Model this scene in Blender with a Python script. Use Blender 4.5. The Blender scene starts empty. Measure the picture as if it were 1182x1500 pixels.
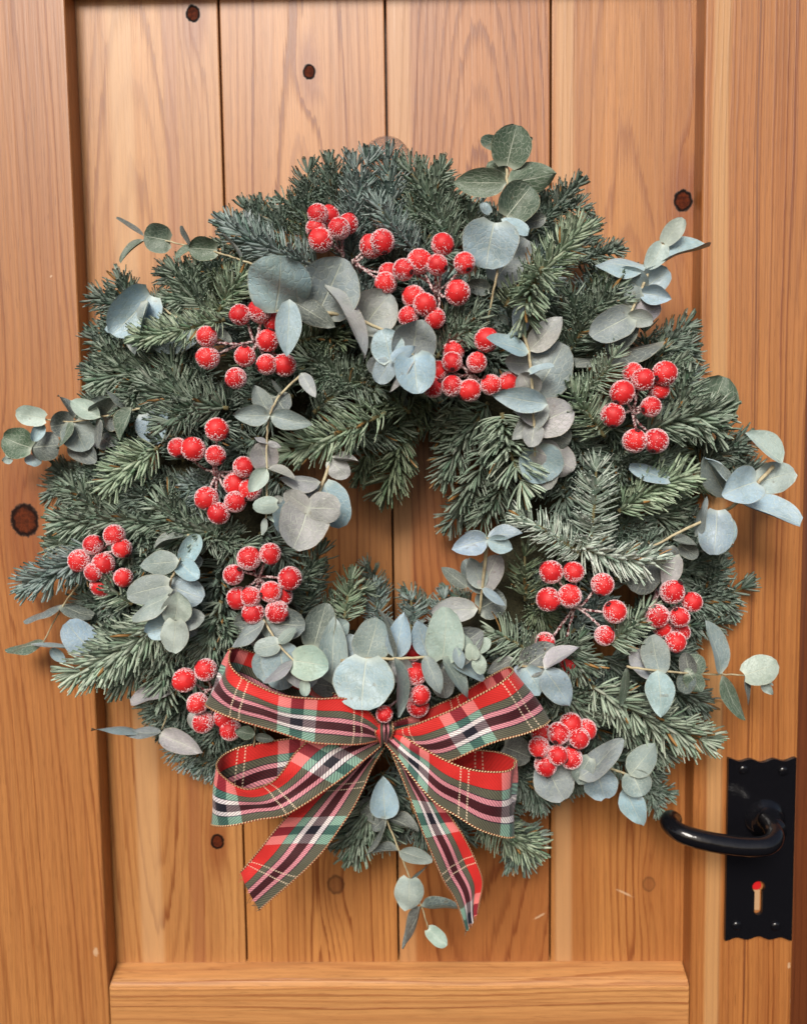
import bpy, bmesh, math, random
import numpy as np
from mathutils import Vector, Matrix

random.seed(11)
rng = np.random.default_rng(5)
scene = bpy.context.scene
COL = scene.collection
R = math.radians

# ------------------------------------------------------------------ camera
F_PX, D0 = 1184.0, 0.592            # focal length in photo pixels, distance to the door panel
ax_x = Vector((1.0, 0.0121, 0.0153))        # world X seen in camera axes
ax_z = Vector((-0.0133, 0.9968, 0.0789)).normalized()   # world Z seen in camera axes
ax_x = (ax_x - ax_z * ax_x.dot(ax_z)).normalized()
ax_y = ax_z.cross(ax_x)
W2C = Matrix((ax_x, ax_y, ax_z)).transposed()
C2W = W2C.transposed()
CAM = -(C2W @ Vector((0, 0, -D0)))
cam_d = bpy.data.cameras.new('camera')
cam = bpy.data.objects.new('camera', cam_d)
COL.objects.link(cam)
cam.matrix_world = Matrix.Translation(CAM) @ C2W.to_4x4()
cam_d.sensor_fit = 'VERTICAL'
cam_d.sensor_height = 24.0
cam_d.sensor_width = 24.0
cam_d.lens = F_PX / 1500.0 * 24.0
cam_d.clip_start = 0.01
cam_d.clip_end = 200
cam_d.dof.use_dof = True
cam_d.dof.focus_distance = D0 - 0.085
cam_d.dof.aperture_fstop = 3.6
scene.camera = cam

# ------------------------------------------------------------------ light
SUN_EL, SUN_AZ = 35.0, -12.0          # azimuth: degrees to the left of straight in front of the door
sd = Vector((math.sin(R(SUN_AZ)) * math.cos(R(SUN_EL)), -math.cos(R(SUN_AZ)) * math.cos(R(SUN_EL)), math.sin(R(SUN_EL))))
world = bpy.data.worlds.new('World')
scene.world = world
world.use_nodes = True
wn = world.node_tree.nodes
wl = world.node_tree.links
bg = wn['Background']
sky = wn.new('ShaderNodeTexSky')
sky.sky_type = 'NISHITA'
sky.sun_disc = False
sky.sun_elevation = R(SUN_EL)
sky.sun_rotation = math.atan2(sd.x, sd.y)
sky.air_density = 1.0
sky.dust_density = 4.0
sky.ozone_density = 1.0
wl.new(sky.outputs[0], bg.inputs[0])
bg.inputs[1].default_value = 0.09
sun_d = bpy.data.lights.new('sun', 'SUN')
sun_d.energy = 2.6
sun_d.angle = R(22)
sun_d.color = (1.0, 0.95, 0.88)
sun = bpy.data.objects.new('sun', sun_d)
COL.objects.link(sun)
sun.rotation_euler = (-sd).to_track_quat('-Z', 'Y').to_euler()
sun.location = sd * 5

scene.render.engine = 'CYCLES'
scene.cycles.max_bounces = 6
scene.cycles.diffuse_bounces = 3
scene.cycles.glossy_bounces = 3
scene.render.resolution_x, scene.render.resolution_y = 806, 1024
scene.view_settings.view_transform = 'Standard'
scene.view_settings.look = 'None'
scene.view_settings.gamma = 1.0
scene.view_settings.use_curve_mapping = False
scene.view_settings.exposure = 0.16


# ------------------------------------------------------------------ helpers
def P(px, py, depth=0.0):
    """point of the place seen at photo pixel (px, py), `depth` metres in front of the door boards"""
    d = C2W @ Vector(((px - 591.0) / F_PX, (750.0 - py) / F_PX, -1.0))
    t = (-depth - CAM.y) / d.y
    return CAM + d * t


def lin(c):
    r = []
    for v in c[:3]:
        v /= 255.0
        r.append(v / 12.92 if v <= 0.04045 else ((v + 0.055) / 1.055) ** 2.4)
    return tuple(r)


def link(name, mesh, parent=None, kind=None, label=None):
    o = bpy.data.objects.new(name, mesh)
    COL.objects.link(o)
    if parent:
        o.parent = parent
    if kind:
        o['kind'] = kind
    if label:
        o['label'] = label
    return o


def mesh_obj(name, verts, faces, mats, parent=None, uv=None, cols=None, mat_idx=None, smooth=True, kind=None, label=None):
    me = bpy.data.meshes.new(name)
    me.from_pydata([tuple(v) for v in verts], [], [tuple(f) for f in faces])
    for m in (mats if isinstance(mats, (list, tuple)) else [mats]):
        me.materials.append(m)
    if uv is not None:
        ul = me.uv_layers.new(name='UVMap')
        li = np.empty(len(me.loops), dtype=np.int32)
        me.loops.foreach_get('vertex_index', li)
        ul.data.foreach_set('uv', np.asarray(uv, dtype=np.float32)[li].ravel())
    if cols is not None:
        a = me.attributes.new('Col', 'FLOAT_COLOR', 'POINT')
        a.data.foreach_set('color', np.asarray(cols, dtype=np.float32).ravel())
    if mat_idx is not None:
        me.polygons.foreach_set('material_index', np.asarray(mat_idx, dtype=np.int32))
    me.polygons.foreach_set('use_smooth', np.full(len(me.polygons), smooth))
    me.update()
    return link(name, me, parent, kind, label)


def quad_mesh(name, verts, quads, cols, mat, smooth=True):
    me = bpy.data.meshes.new(name)
    nv, nq = len(verts), len(quads)
    me.vertices.add(nv)
    me.vertices.foreach_set('co', np.ascontiguousarray(verts, dtype=np.float32).ravel())
    me.loops.add(nq * 4)
    me.loops.foreach_set('vertex_index', np.ascontiguousarray(quads, dtype=np.int32).ravel())
    me.polygons.add(nq)
    me.polygons.foreach_set('loop_start', np.arange(0, nq * 4, 4, dtype=np.int32))
    me.update(calc_edges=True)
    me.polygons.foreach_set('use_smooth', np.full(nq, smooth))
    a = me.attributes.new('Col', 'FLOAT_COLOR', 'POINT')
    a.data.foreach_set('color', np.ascontiguousarray(cols, dtype=np.float32).ravel())
    me.materials.append(mat)
    return me


def catmull(pts, n):
    pts = [np.array(p, dtype=float) for p in pts]
    out = []
    q = [2 * pts[0] - pts[1]] + pts + [2 * pts[-1] - pts[-2]]
    for i in range(1, len(q) - 2):
        p0, p1, p2, p3 = q[i - 1], q[i], q[i + 1], q[i + 2]
        for k in range(n):
            t = k / n
            out.append(0.5 * (2 * p1 + (p2 - p0) * t + (2 * p0 - 5 * p1 + 4 * p2 - p3) * t * t + (3 * p1 - p0 - 3 * p2 + p3) * t ** 3))
    out.append(pts[-1])
    return np.array(out)


def tube(path, rad, sides=6, cap=True):
    """path (n,3), rad float or list -> verts, faces, uv(u along in m, v round)"""
    path = np.asarray(path, dtype=float)
    n = len(path)
    rad = np.full(n, rad) if np.isscalar(rad) else np.asarray(rad, dtype=float)
    tan = np.gradient(path, axis=0)
    tan /= np.linalg.norm(tan, axis=1)[:, None] + 1e-12
    up = np.array([0.31, -0.8, 0.5])
    V, U = [], []
    s = 0.0
    nrm = None
    for i in range(n):
        if nrm is None:
            nrm = np.cross(tan[i], up)
        nrm = nrm - tan[i] * np.dot(nrm, tan[i])
        nrm /= np.linalg.norm(nrm) + 1e-12
        b = np.cross(tan[i], nrm)
        if i:
            s += np.linalg.norm(path[i] - path[i - 1])
        for k in range(sides):
            a = 2 * math.pi * k / sides
            V.append(path[i] + rad[i] * (math.cos(a) * nrm + math.sin(a) * b))
            U.append((s, k / sides))
    Fc = []
    for i in range(n - 1):
        for k in range(sides):
            k2 = (k + 1) % sides
            Fc.append((i * sides + k, i * sides + k2, (i + 1) * sides + k2, (i + 1) * sides + k))
    if cap:
        Fc.append(tuple(range(sides - 1, -1, -1)))
        Fc.append(tuple((n - 1) * sides + k for k in range(sides)))
    return V, Fc, U


class NT:
    """small wrapper for building node trees"""
    def __init__(self, name):
        self.m = bpy.data.materials.new(name)
        self.m.use_nodes = True
        self.n = self.m.node_tree.nodes
        self.l = self.m.node_tree.links
        self.bsdf = self.n['Principled BSDF']

    def put(self, sock, v):
        if isinstance(v, bpy.types.NodeSocket):
            self.l.new(v, sock)
        elif v is not None:
            if sock.type == 'RGBA' and len(v) == 3:
                v = (*v, 1)
            sock.default_value = v

    def math(self, op, a, b=None, c=None, clamp=False):
        nd = self.n.new('ShaderNodeMath')
        nd.operation = op
        nd.use_clamp = clamp
        for i, v in enumerate((a, b, c)):
            self.put(nd.inputs[i], v)
        return nd.outputs[0]

    def mix(self, f, a, b, blend='MIX'):
        nd = self.n.new('ShaderNodeMix')
        nd.data_type = 'RGBA'
        nd.blend_type = blend
        self.put(nd.inputs[0], f)
        self.put(nd.inputs[6], a)
        self.put(nd.inputs[7], b)
        return nd.outputs[2]

    def smooth(self, v, lo, hi, a=0.0, b=1.0):
        nd = self.n.new('ShaderNodeMapRange')
        nd.interpolation_type = 'SMOOTHSTEP'
        self.put(nd.inputs[0], v)
        for i, x in enumerate((lo, hi, a, b)):
            self.put(nd.inputs[i + 1], x)
        return nd.outputs[0]

    def comb(self, x, y, z):
        nd = self.n.new('ShaderNodeCombineXYZ')
        for i, v in enumerate((x, y, z)):
            self.put(nd.inputs[i], v)
        return nd.outputs[0]

    def noise(self, vec, scale, detail=2.0, rough=0.5, dist=0.0):
        nd = self.n.new('ShaderNodeTexNoise')
        self.put(nd.inputs['Vector'], vec)
        nd.inputs['Scale'].default_value = scale
        nd.inputs['Detail'].default_value = detail
        nd.inputs['Roughness'].default_value = rough
        nd.inputs['Distortion'].default_value = dist
        return nd.outputs[0]

    def ramp(self, v, stops, interp='LINEAR'):
        nd = self.n.new('ShaderNodeValToRGB')
        cr = nd.color_ramp
        cr.interpolation = interp
        while len(cr.elements) < len(stops):
            cr.elements.new(0.5)
        for e, (p, c) in zip(cr.elements, stops):
            e.position = p
            e.color = (*c, 1)
        self.put(nd.inputs[0], v)
        return nd.outputs[0]

    def coord(self, which='Object'):
        nd = self.n.new('ShaderNodeTexCoord')
        return nd.outputs[which]

    def sep(self, v):
        nd = self.n.new('ShaderNodeSeparateXYZ')
        self.put(nd.inputs[0], v)
        return nd.outputs

    def attr(self, name='Col'):
        nd = self.n.new('ShaderNodeAttribute')
        nd.attribute_name = name
        return nd.outputs['Color']

    def bump(self, h, strength, dist):
        nd = self.n.new('ShaderNodeBump')
        nd.inputs['Strength'].default_value = strength
        nd.inputs['Distance'].default_value = dist
        self.put(nd.inputs['Height'], h)
        self.l.new(nd.outputs[0], self.bsdf.inputs['Normal'])

    def set(self, **kw):
        for k, v in kw.items():
            self.put(self.bsdf.inputs[k.replace('_', ' ')], v)


# ------------------------------------------------------------------ materials
def wood(name, x0, h0, slope, freq, knots=(), light=(206, 152, 104), dark=(158, 98, 54), seed=0.0, horizontal=False, contrast=1.0, warp=0.012, streak=(), nicks=()):
    t = NT(name)
    xs = t.sep(t.coord())
    ac, al = (xs[2], xs[0]) if horizontal else (xs[0], xs[2])
    dep = xs[1]
    acs = t.math('ADD', ac, seed * 0.37)
    lo = t.comb(t.math('MULTIPLY', acs, 5.0), t.math('MULTIPLY', dep, 5.0), t.math('MULTIPLY', al, 1.7))
    w1 = t.math('MULTIPLY', t.math('SUBTRACT', t.noise(lo, 1.0, 2, 0.5), 0.5), warp * 2)
    lo2 = t.comb(t.math('MULTIPLY', acs, 14.0), 3.1 + seed, t.math('MULTIPLY', al, 5.0))
    w2 = t.math('MULTIPLY', t.math('SUBTRACT', t.noise(lo2, 1.0, 1, 0.5), 0.5), warp * 0.45)
    a = t.math('ADD', t.math('SUBTRACT', ac, x0), w1)
    a = t.math('ADD', a, w2)
    h = t.math('MULTIPLY_ADD', al, slope, h0)
    h = t.math('ADD', h, t.math('MULTIPLY', w1, 1.6))
    g = t.math('SQRT', t.math('ADD', t.math('MULTIPLY', a, a), t.math('MULTIPLY', h, h)))
    core = None
    halo = None
    edge = None
    for (kx, kz, kr, strength) in knots:
        ka, kl = (kz, kx) if horizontal else (kx, kz)
        dx = t.math('DIVIDE', t.math('SUBTRACT', ac, ka), kr)
        dz = t.math('DIVIDE', t.math('SUBTRACT', al, kl), kr)
        dd = t.math('SQRT', t.math('ADD', t.math('MULTIPLY', dx, dx), t.math('MULTIPLY', t.math('MULTIPLY', dz, dz), 0.72)))
        el = t.math('SQRT', t.math('ADD', t.math('MULTIPLY', dx, dx), t.math('MULTIPLY', t.math('MULTIPLY', dz, dz), 0.10)))
        bul = t.math('MULTIPLY', t.math('EXPONENT', t.math('MULTIPLY', t.math('MULTIPLY', el, el), -0.22)), kr * 1.5)
        g = t.math('ADD', g, bul)
        wob = t.math('MULTIPLY', t.math('SUBTRACT', t.noise(t.comb(t.math('MULTIPLY', ac, 260.0), seed, t.math('MULTIPLY', al, 260.0)), 1.0, 2, 0.6), 0.5), 0.45)
        dw = t.math('ADD', dd, wob)
        c = t.math('MULTIPLY', t.smooth(dw, 1.08, 0.88), min(1.0, strength))
        eg = t.math('MULTIPLY', t.math('MULTIPLY', t.smooth(dw, 1.12, 0.95), t.smooth(dw, 0.62, 0.82)), min(1.0, strength))
        edge = eg if edge is None else t.math('MAXIMUM', edge, eg)
        hl = t.math('MULTIPLY', t.smooth(t.math('ADD', el, wob), 2.6, 0.7), 0.55 * strength)
        core = c if core is None else t.math('MAXIMUM', core, c)
        halo = hl if halo is None else t.math('MAXIMUM', halo, hl)
    fib = t.noise(t.comb(t.math('MULTIPLY', acs, 1300.0), t.math('MULTIPLY', dep, 300.0), t.math('MULTIPLY', al, 26.0)), 1.0, 3, 0.6)
    fib2 = t.noise(t.comb(t.math('MULTIPLY', acs, 330.0), t.math('MULTIPLY', dep, 300.0), t.math('MULTIPLY', al, 3.0)), 1.0, 2, 0.6)
    gf = t.math('MULTIPLY', g, freq * 1.35)
    gf = t.math('ADD', gf, t.math('ADD', t.math('MULTIPLY', t.math('SUBTRACT', fib, 0.5), 0.45), t.math('MULTIPLY', t.math('SUBTRACT', fib2, 0.5), 0.9)))      # fibres fray the ring lines
    fr = t.math('FRACT', gf)
    ringid = t.math('FLOOR', gf)
    wnz = t.n.new('ShaderNodeTexWhiteNoise')
    wnz.noise_dimensions = '1D'
    t.put(wnz.inputs['W'], t.math('ADD', ringid, seed * 7.3 + 0.5))
    rv = wnz.outputs[0]
    late = t.math('MULTIPLY', t.smooth(fr, 0.5, 0.9), t.smooth(fr, 1.0, 0.9))
    late = t.math('MULTIPLY', late, t.math('MULTIPLY_ADD', rv, 0.85, 0.12))
    broad = t.noise(t.comb(t.math('MULTIPLY', acs, 26.0), seed * 2.0, t.math('MULTIPLY', al, 0.7)), 1.0, 3, 0.55)
    patch = t.noise(t.comb(t.math('MULTIPLY', acs, 5.0), seed + 9.0, t.math('MULTIPLY', al, 3.0)), 1.0, 2, 0.5)
    L = tuple(v * k for v, k in zip(lin(light), (0.76, 0.632, 0.42)))
    Dk = tuple(v * k for v, k in zip(lin(dark), (0.57, 0.40, 0.262)))
    mid = tuple((p * 0.6 + q * 0.4) for p, q in zip(L, Dk))
    bright = tuple(min(0.9, p * 1.22) for p in L)
    col = t.mix(t.smooth(broad, 0.36, 0.68), L, mid)
    col = t.mix(t.math('MULTIPLY', t.smooth(broad, 0.42, 0.25), 0.7), col, bright)
    col = t.mix(t.math('MULTIPLY', t.smooth(patch, 0.35, 0.75), 0.45), col, tuple(v * s for v, s in zip(mid, (1.02, 0.86, 0.74))))
    col = t.mix(t.math('MULTIPLY', late, 1.0 * contrast), col, Dk)
    col = t.mix(t.math('MULTIPLY', t.smooth(fib, 0.38, 0.7), 0.42), col, tuple(v * 0.62 for v in mid))
    col = t.mix(t.math('MULTIPLY', t.smooth(fib2, 0.5, 0.85), 0.45), col, Dk)
    pore = t.noise(t.comb(t.math('MULTIPLY', acs, 2600.0), t.math('MULTIPLY', dep, 900.0), t.math('MULTIPLY', al, 70.0)), 1.0, 1, 0.5)
    col = t.mix(t.math('MULTIPLY', t.smooth(pore, 0.62, 0.74), 0.45), col, tuple(v * 0.55 for v in Dk))
    for (sx, sw, sc, sa) in streak:      # long darker or paler bands that run with the grain
        ds = t.math('ABSOLUTE', t.math('SUBTRACT', t.math('ADD', ac, t.math('MULTIPLY', w1, 0.6)), sx))
        col = t.mix(t.math('MULTIPLY', t.smooth(ds, sw, sw * 0.55), sa), col, tuple(v * k for v, k in zip(lin(sc), (0.74, 0.68, 0.62))))
    for (nx, nz, rx, rz, ang) in nicks:      # small chips where the varnish is gone
        dx, dz = t.math('SUBTRACT', xs[0], nx), t.math('SUBTRACT', xs[2], nz)
        ca, sa_ = math.cos(ang), math.sin(ang)
        p_ = t.math('DIVIDE', t.math('ADD', t.math('MULTIPLY', dx, ca), t.math('MULTIPLY', dz, sa_)), rx)
        q_ = t.math('DIVIDE', t.math('SUBTRACT', t.math('MULTIPLY', dz, ca), t.math('MULTIPLY', dx, sa_)), rz)
        rr = t.math('SQRT', t.math('ADD', t.math('MULTIPLY', p_, p_), t.math('MULTIPLY', q_, q_)))
        rr = t.math('ADD', rr, t.math('MULTIPLY', t.math('SUBTRACT', t.noise(t.coord(), 700.0, 2, 0.6), 0.5), 1.4))
        col = t.mix(t.math('MULTIPLY', t.smooth(rr, 1.0, 0.5), 0.6), col, lin((212, 182, 150)))
    if core is not None:
        col = t.mix(halo, col, lin((124, 58, 24)))
        kc_ = t.mix(t.smooth(t.noise(t.coord(), 420.0, 2, 0.6), 0.35, 0.7), lin((66, 26, 12)), lin((96, 42, 20)))
        col = t.mix(core, col, kc_)
        col = t.mix(edge, col, lin((22, 9, 5)))
    rough = t.math('MULTIPLY_ADD', fib2, 0.22, 0.34)
    cw = 0.32 if core is None else t.math('MULTIPLY', t.math('SUBTRACT', 1.0, core), 0.32)      # the varnish has sunk into the knots
    if core is not None:
        t.set(Specular_IOR_Level=t.math('MULTIPLY_ADD', core, -0.38, 0.5))
        rough = t.math('ADD', rough, t.math('MULTIPLY', core, 0.3))
    t.set(Base_Color=col, Roughness=rough, Coat_Weight=cw, Coat_Roughness=0.34, Coat_IOR=1.55)
    hgt = t.math('ADD', t.math('MULTIPLY', late, 0.5), t.math('ADD', t.math('MULTIPLY', fib, 0.35), fib2))
    t.bump(hgt, 0.4, 0.0008)
    return t.m


def needle_material():
    t = NT('fir_needle')
    c = t.attr()
    pos = t.coord()
    n = t.noise(pos, 900.0, 2, 0.5)
    c2 = t.mix(t.math('MULTIPLY', t.smooth(n, 0.4, 0.75), 0.35), c, t.mix(1.0, c, (1.5, 1.6, 1.7), 'MULTIPLY'))
    t.set(Base_Color=c2, Roughness=0.38, Specular_IOR_Level=0.5)
    return t.m


def twig_material():
    t = NT('fir_twig')
    n = t.noise(t.coord(), 420.0, 3, 0.6)
    t.set(Base_Color=t.mix(n, lin((96, 78, 52)), lin((112, 112, 74))), Roughness=0.8)
    t.bump(n, 0.5, 0.0008)
    return t.m


def stem_material():
    t = NT('eucalyptus_stem')
    n = t.noise(t.coord(), 160.0, 3, 0.6)
    t.set(Base_Color=t.mix(t.smooth(n, 0.35, 0.7), lin((196, 186, 152)), lin((158, 142, 112))), Roughness=0.6)
    t.bump(n, 0.3, 0.0005)
    return t.m


def leaf_material():
    t = NT('eucalyptus_leaf')
    c = t.attr()
    uv = t.sep(t.coord('UV'))
    u = t.math('SUBTRACT', uv[0], 0.5)
    v = uv[1]
    au = t.math('ABSOLUTE', u)
    pos = t.coord()
    n1 = t.noise(pos, 95.0, 4, 0.62)
    n2 = t.noise(pos, 620.0, 3, 0.6)
    n3 = t.noise(pos, 34.0, 2, 0.5)
    # waxy bloom rubbed off in patches
    col = t.mix(t.math('MULTIPLY', t.smooth(n1, 0.42, 0.66), 0.5), c, t.mix(1.0, c, (0.60, 0.64, 0.58), 'MULTIPLY'))
    col = t.mix(t.math('MULTIPLY', t.smooth(n3, 0.5, 0.72), 0.35), col, t.mix(1.0, c, (0.86, 1.05, 1.22), 'MULTIPLY'))
    col = t.mix(t.math('MULTIPLY', t.smooth(n2, 0.48, 0.72), 0.3), col, t.mix(1.0, c, (1.45, 1.42, 1.38), 'MULTIPLY'))
    spot = t.noise(pos, 210.0, 1, 0.4)
    col = t.mix(t.math('MULTIPLY', t.smooth(spot, 0.72, 0.78), 0.4), col, lin((104, 88, 66)))
    # veins
    vo = t.n.new('ShaderNodeTexVoronoi')
    vo.feature = 'DISTANCE_TO_EDGE'
    t.put(vo.inputs['Vector'], t.comb(t.math('MULTIPLY', u, 9.0), t.math('MULTIPLY_ADD', v, 9.0, t.math('MULTIPLY', au, -5.0)), 0.0))
    vo.inputs['Scale'].default_value = 1.0
    net = t.smooth(vo.outputs['Distance'], 0.07, 0.0)
    lat = t.math('ABSOLUTE', t.math('SUBTRACT', t.math('FRACT', t.math('ADD', t.math('MULTIPLY', v, 5.0), t.math('MULTIPLY', au, -5.2))), 0.5))
    latm = t.smooth(lat, 0.05, 0.0)
    mid = t.smooth(au, t.math('MULTIPLY_ADD', v, -0.018, 0.026), 0.006)
    vein = t.math('MAXIMUM', t.math('MULTIPLY', net, 0.34), t.math('MULTIPLY', latm, 0.30))
    vein = t.math('MAXIMUM', vein, t.math('MULTIPLY', mid, 0.75))
    basep = t.math('MULTIPLY', t.smooth(v, 0.16, 0.0), 0.45)
    vein = t.math('MAXIMUM', vein, basep)
    col = t.mix(vein, col, lin((196, 204, 188)))
    rim = t.math('MULTIPLY', t.smooth(au, 0.475, 0.497), 0.4)
    col = t.mix(rim, col, lin((176, 166, 132)))
    t.set(Base_Color=col, Roughness=t.math('MULTIPLY_ADD', n2, 0.2, 0.34), Specular_IOR_Level=0.5)
    hg = t.math('ADD', t.math('MULTIPLY', vein, -1.0), t.math('MULTIPLY', n2, 0.5))
    t.bump(hg, 0.5, 0.0009)
    return t.m


def berry_materials():
    t = NT('red_berry')
    n = t.noise(t.coord(), 260.0, 3, 0.6)
    oi = t.n.new('ShaderNodeObjectInfo').outputs['Random']
    col = t.mix(t.smooth(n, 0.35, 0.75), t.mix(oi, lin((228, 44, 44)), lin((204, 26, 34))), t.mix(oi, lin((208, 26, 32)), lin((164, 12, 22))))
    t.set(Base_Color=col, Roughness=0.55, Sheen_Weight=0.35, Sheen_Roughness=0.35, Sheen_Tint=(1, 0.8, 0.82, 1))
    t.bump(n, 0.25, 0.0006)
    g = NT('sugar_frost')
    g.set(Base_Color=lin((236, 206, 210)), Roughness=0.3)
    s = NT('frosted_wire')
    n = s.noise(s.coord(), 700.0, 2, 0.5)
    s.set(Base_Color=s.mix(s.smooth(n, 0.4, 0.6), lin((104, 34, 40)), lin((214, 196, 196))), Roughness=0.6)
    s.bump(n, 0.8, 0.001)
    d = NT('berry_end')
    d.set(Base_Color=lin((58, 16, 20)), Roughness=0.7)
    return t.m, g.m, s.m, d.m


def ribbon_material():
    t = NT('tartan_ribbon')
    uv = t.sep(t.coord('UV'))
    u, v = uv[0], uv[1]            # u: lengths in ribbon widths, v: 0 red side .. 1 green side
    red, olive, pink, maroon, navy = (206, 40, 36), (100, 100, 82), (226, 148, 158), (70, 10, 22), (26, 20, 38)
    def prof(r, o, p, m, nv):
        return [(0.0, lin(r)), (0.272, lin(nv)), (0.28, lin(o)), (0.415, lin(nv)), (0.43, lin(p)), (0.52, lin(nv)),
                (0.528, lin(m)), (0.69, lin(p)), (0.78, lin(nv)), (0.80, lin(o))]
    base = t.ramp(v, prof(red, olive, pink, maroon, navy), 'CONSTANT')
    pale = t.ramp(v, prof((226, 122, 120), (140, 182, 162), (246, 238, 234), (122, 106, 110), (90, 96, 110)), 'CONSTANT')
    dark = t.ramp(v, prof((136, 28, 42), (64, 108, 98), (228, 222, 224), (22, 20, 38), (22, 20, 38)), 'CONSTANT')
    REP = 1.9
    f = t.math('MULTIPLY', t.math('FRACT', t.math('DIVIDE', u, REP)), REP)
    # twill
    tw = t.math('FRACT', t.math('ADD', t.math('MULTIPLY', u, 17.0), t.math('MULTIPLY', v, 17.0)))
    twm = t.smooth(t.math('ABSOLUTE', t.math('SUBTRACT', tw, 0.5)), 0.12, 0.3)
    def band(lo, hi):
        return t.math('MULTIPLY', t.math('GREATER_THAN', f, lo), t.math('LESS_THAN', f, hi))
    A = t.math('MAXIMUM', band(0.53, 0.73), band(0.93, 1.13))
    B = band(0.73, 0.93)
    col = t.mix(A, base, pale)
    col = t.mix(B, col, dark)
    # twill: dark weft threads show through olive and maroon
    hatch = t.math('MULTIPLY', twm, t.math('GREATER_THAN', v, 0.28))
    col = t.mix(t.math('MULTIPLY', hatch, 0.75), col, t.mix(1.0, col, (0.42, 0.38, 0.44), 'MULTIPLY'))
    col = t.mix(t.math('MULTIPLY', t.math('SUBTRACT', 1.0, twm), 0.22), col, t.mix(1.0, col, (1.35, 1.35, 1.3), 'MULTIPLY'))
    col = t.mix(t.math('MULTIPLY', twm, 0.16), col, t.mix(1.0, col, (0.6, 0.55, 0.55), 'MULTIPLY'))
    # fine metallic pick lines
    for c0 in (1.72, 1.86):
        st = t.math('LESS_THAN', t.math('ABSOLUTE', t.math('SUBTRACT', f, c0)), 0.013)
        dash = t.math('GREATER_THAN', t.math('FRACT', t.math('MULTIPLY', v, 19.0)), 0.45)
        col = t.mix(t.math('MULTIPLY', t.math('MULTIPLY', st, dash), 0.75), col, lin((236, 214, 186)))
    n = t.noise(t.coord(), 1500.0, 2, 0.5)
    col = t.mix(t.math('MULTIPLY', n, 0.22), col, t.mix(1.0, col, (0.6, 0.6, 0.6), 'MULTIPLY'))
    t.set(Base_Color=col, Roughness=0.62, Sheen_Weight=0.15, Specular_IOR_Level=0.35)
    t.bump(t.math('ADD', twm, n), 0.35, 0.0004)
    e = NT('gold_cord')
    uv = e.sep(e.coord('UV'))
    f = e.math('FRACT', e.math('ADD', e.math('MULTIPLY', uv[0], 520.0), uv[1]))
    c = e.mix(e.smooth(f, 0.42, 0.58), lin((232, 206, 158)), lin((150, 52, 34)))
    c = e.mix(e.math('LESS_THAN', f, 0.12), c, lin((84, 40, 28)))
    e.set(Base_Color=c, Roughness=0.4, Metallic=0.15)
    e.bump(e.math('ABSOLUTE', e.math('SUBTRACT', f, 0.5)), 0.8, 0.001)
    return t.m, e.m


def plain(name, c, rough=0.5, metal=0.0, nscale=None, namp=0.2, bump=0.0):
    t = NT(name)
    if nscale:
        n = t.noise(t.coord(), nscale, 3, 0.6)
        t.set(Base_Color=t.mix(t.math('MULTIPLY', n, namp), lin(c), tuple(v * 0.4 for v in lin(c))), Roughness=t.math('MULTIPLY_ADD', n, 0.25, rough - 0.1), Metallic=metal)
        if bump:
            t.bump(n, bump, 0.001)
    else:
        t.set(Base_Color=lin(c), Roughness=rough, Metallic=metal)
    return t.m


M_needle, M_twig, M_stem, M_leaf = needle_material(), twig_material(), stem_material(), leaf_material()
M_berry, M_frost, M_wire, M_bend = berry_materials()
M_ribbon, M_cord = ribbon_material()

# ------------------------------------------------------------------ door
STILE = 0.018          # stiles and rails stand this far proud of the boards


def prism(name, x0, x1, z0, z1, y_back, y_front, mat, parent, bevel=0.0, seg=2, kind=None, label=None):
    bm = bmesh.new()
    vs = [bm.verts.new((x, y, z)) for x in (x0, x1) for y in (y_back, -y_front) for z in (z0, z1)]
    for f in ((0, 1, 3, 2), (4, 6, 7, 5), (0, 4, 5, 1), (2, 3, 7, 6), (0, 2, 6, 4), (1, 5, 7, 3)):
        bm.faces.new([vs[i] for i in f])
    bmesh.ops.recalc_face_normals(bm, faces=bm.faces)
    if bevel:
        bmesh.ops.bevel(bm, geom=[e for e in bm.edges], offset=bevel, segments=seg, affect='EDGES', profile=0.6)
    me = bpy.data.meshes.new(name)
    bm.to_mesh(me)
    bm.free()
    me.materials.append(mat)
    return link(name, me, parent, kind, label)


def nk(px, py, rx, rz, ang, depth=0.0):
    p = P(px, py, depth)
    return (p.x, p.z, rx * .0005, rz * .0005, R(ang))


def kn(px, py, r, s=1.0, depth=0.0):
    p = P(px, py, depth)
    return (p.x, p.z, r * 0.0005, s)


xl = P(126, 705, STILE).x           # inner edge of the left stile
xr = P(1022, 705, STILE).x          # inner edge of the right stile
xe = P(1178, 700, STILE).x          # outer edge of the right stile
zb = P(585, 1446, STILE).z          # top edge of the bottom rail, front arris
zt = P(150, -26, STILE).z            # lower edge of the top rail
TOP, BOT = zt + 0.14, zb - 0.16
joints = [xl - 0.01, P(341, 705).x, P(574, 705).x, P(806, 705).x, xr + 0.01]

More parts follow.
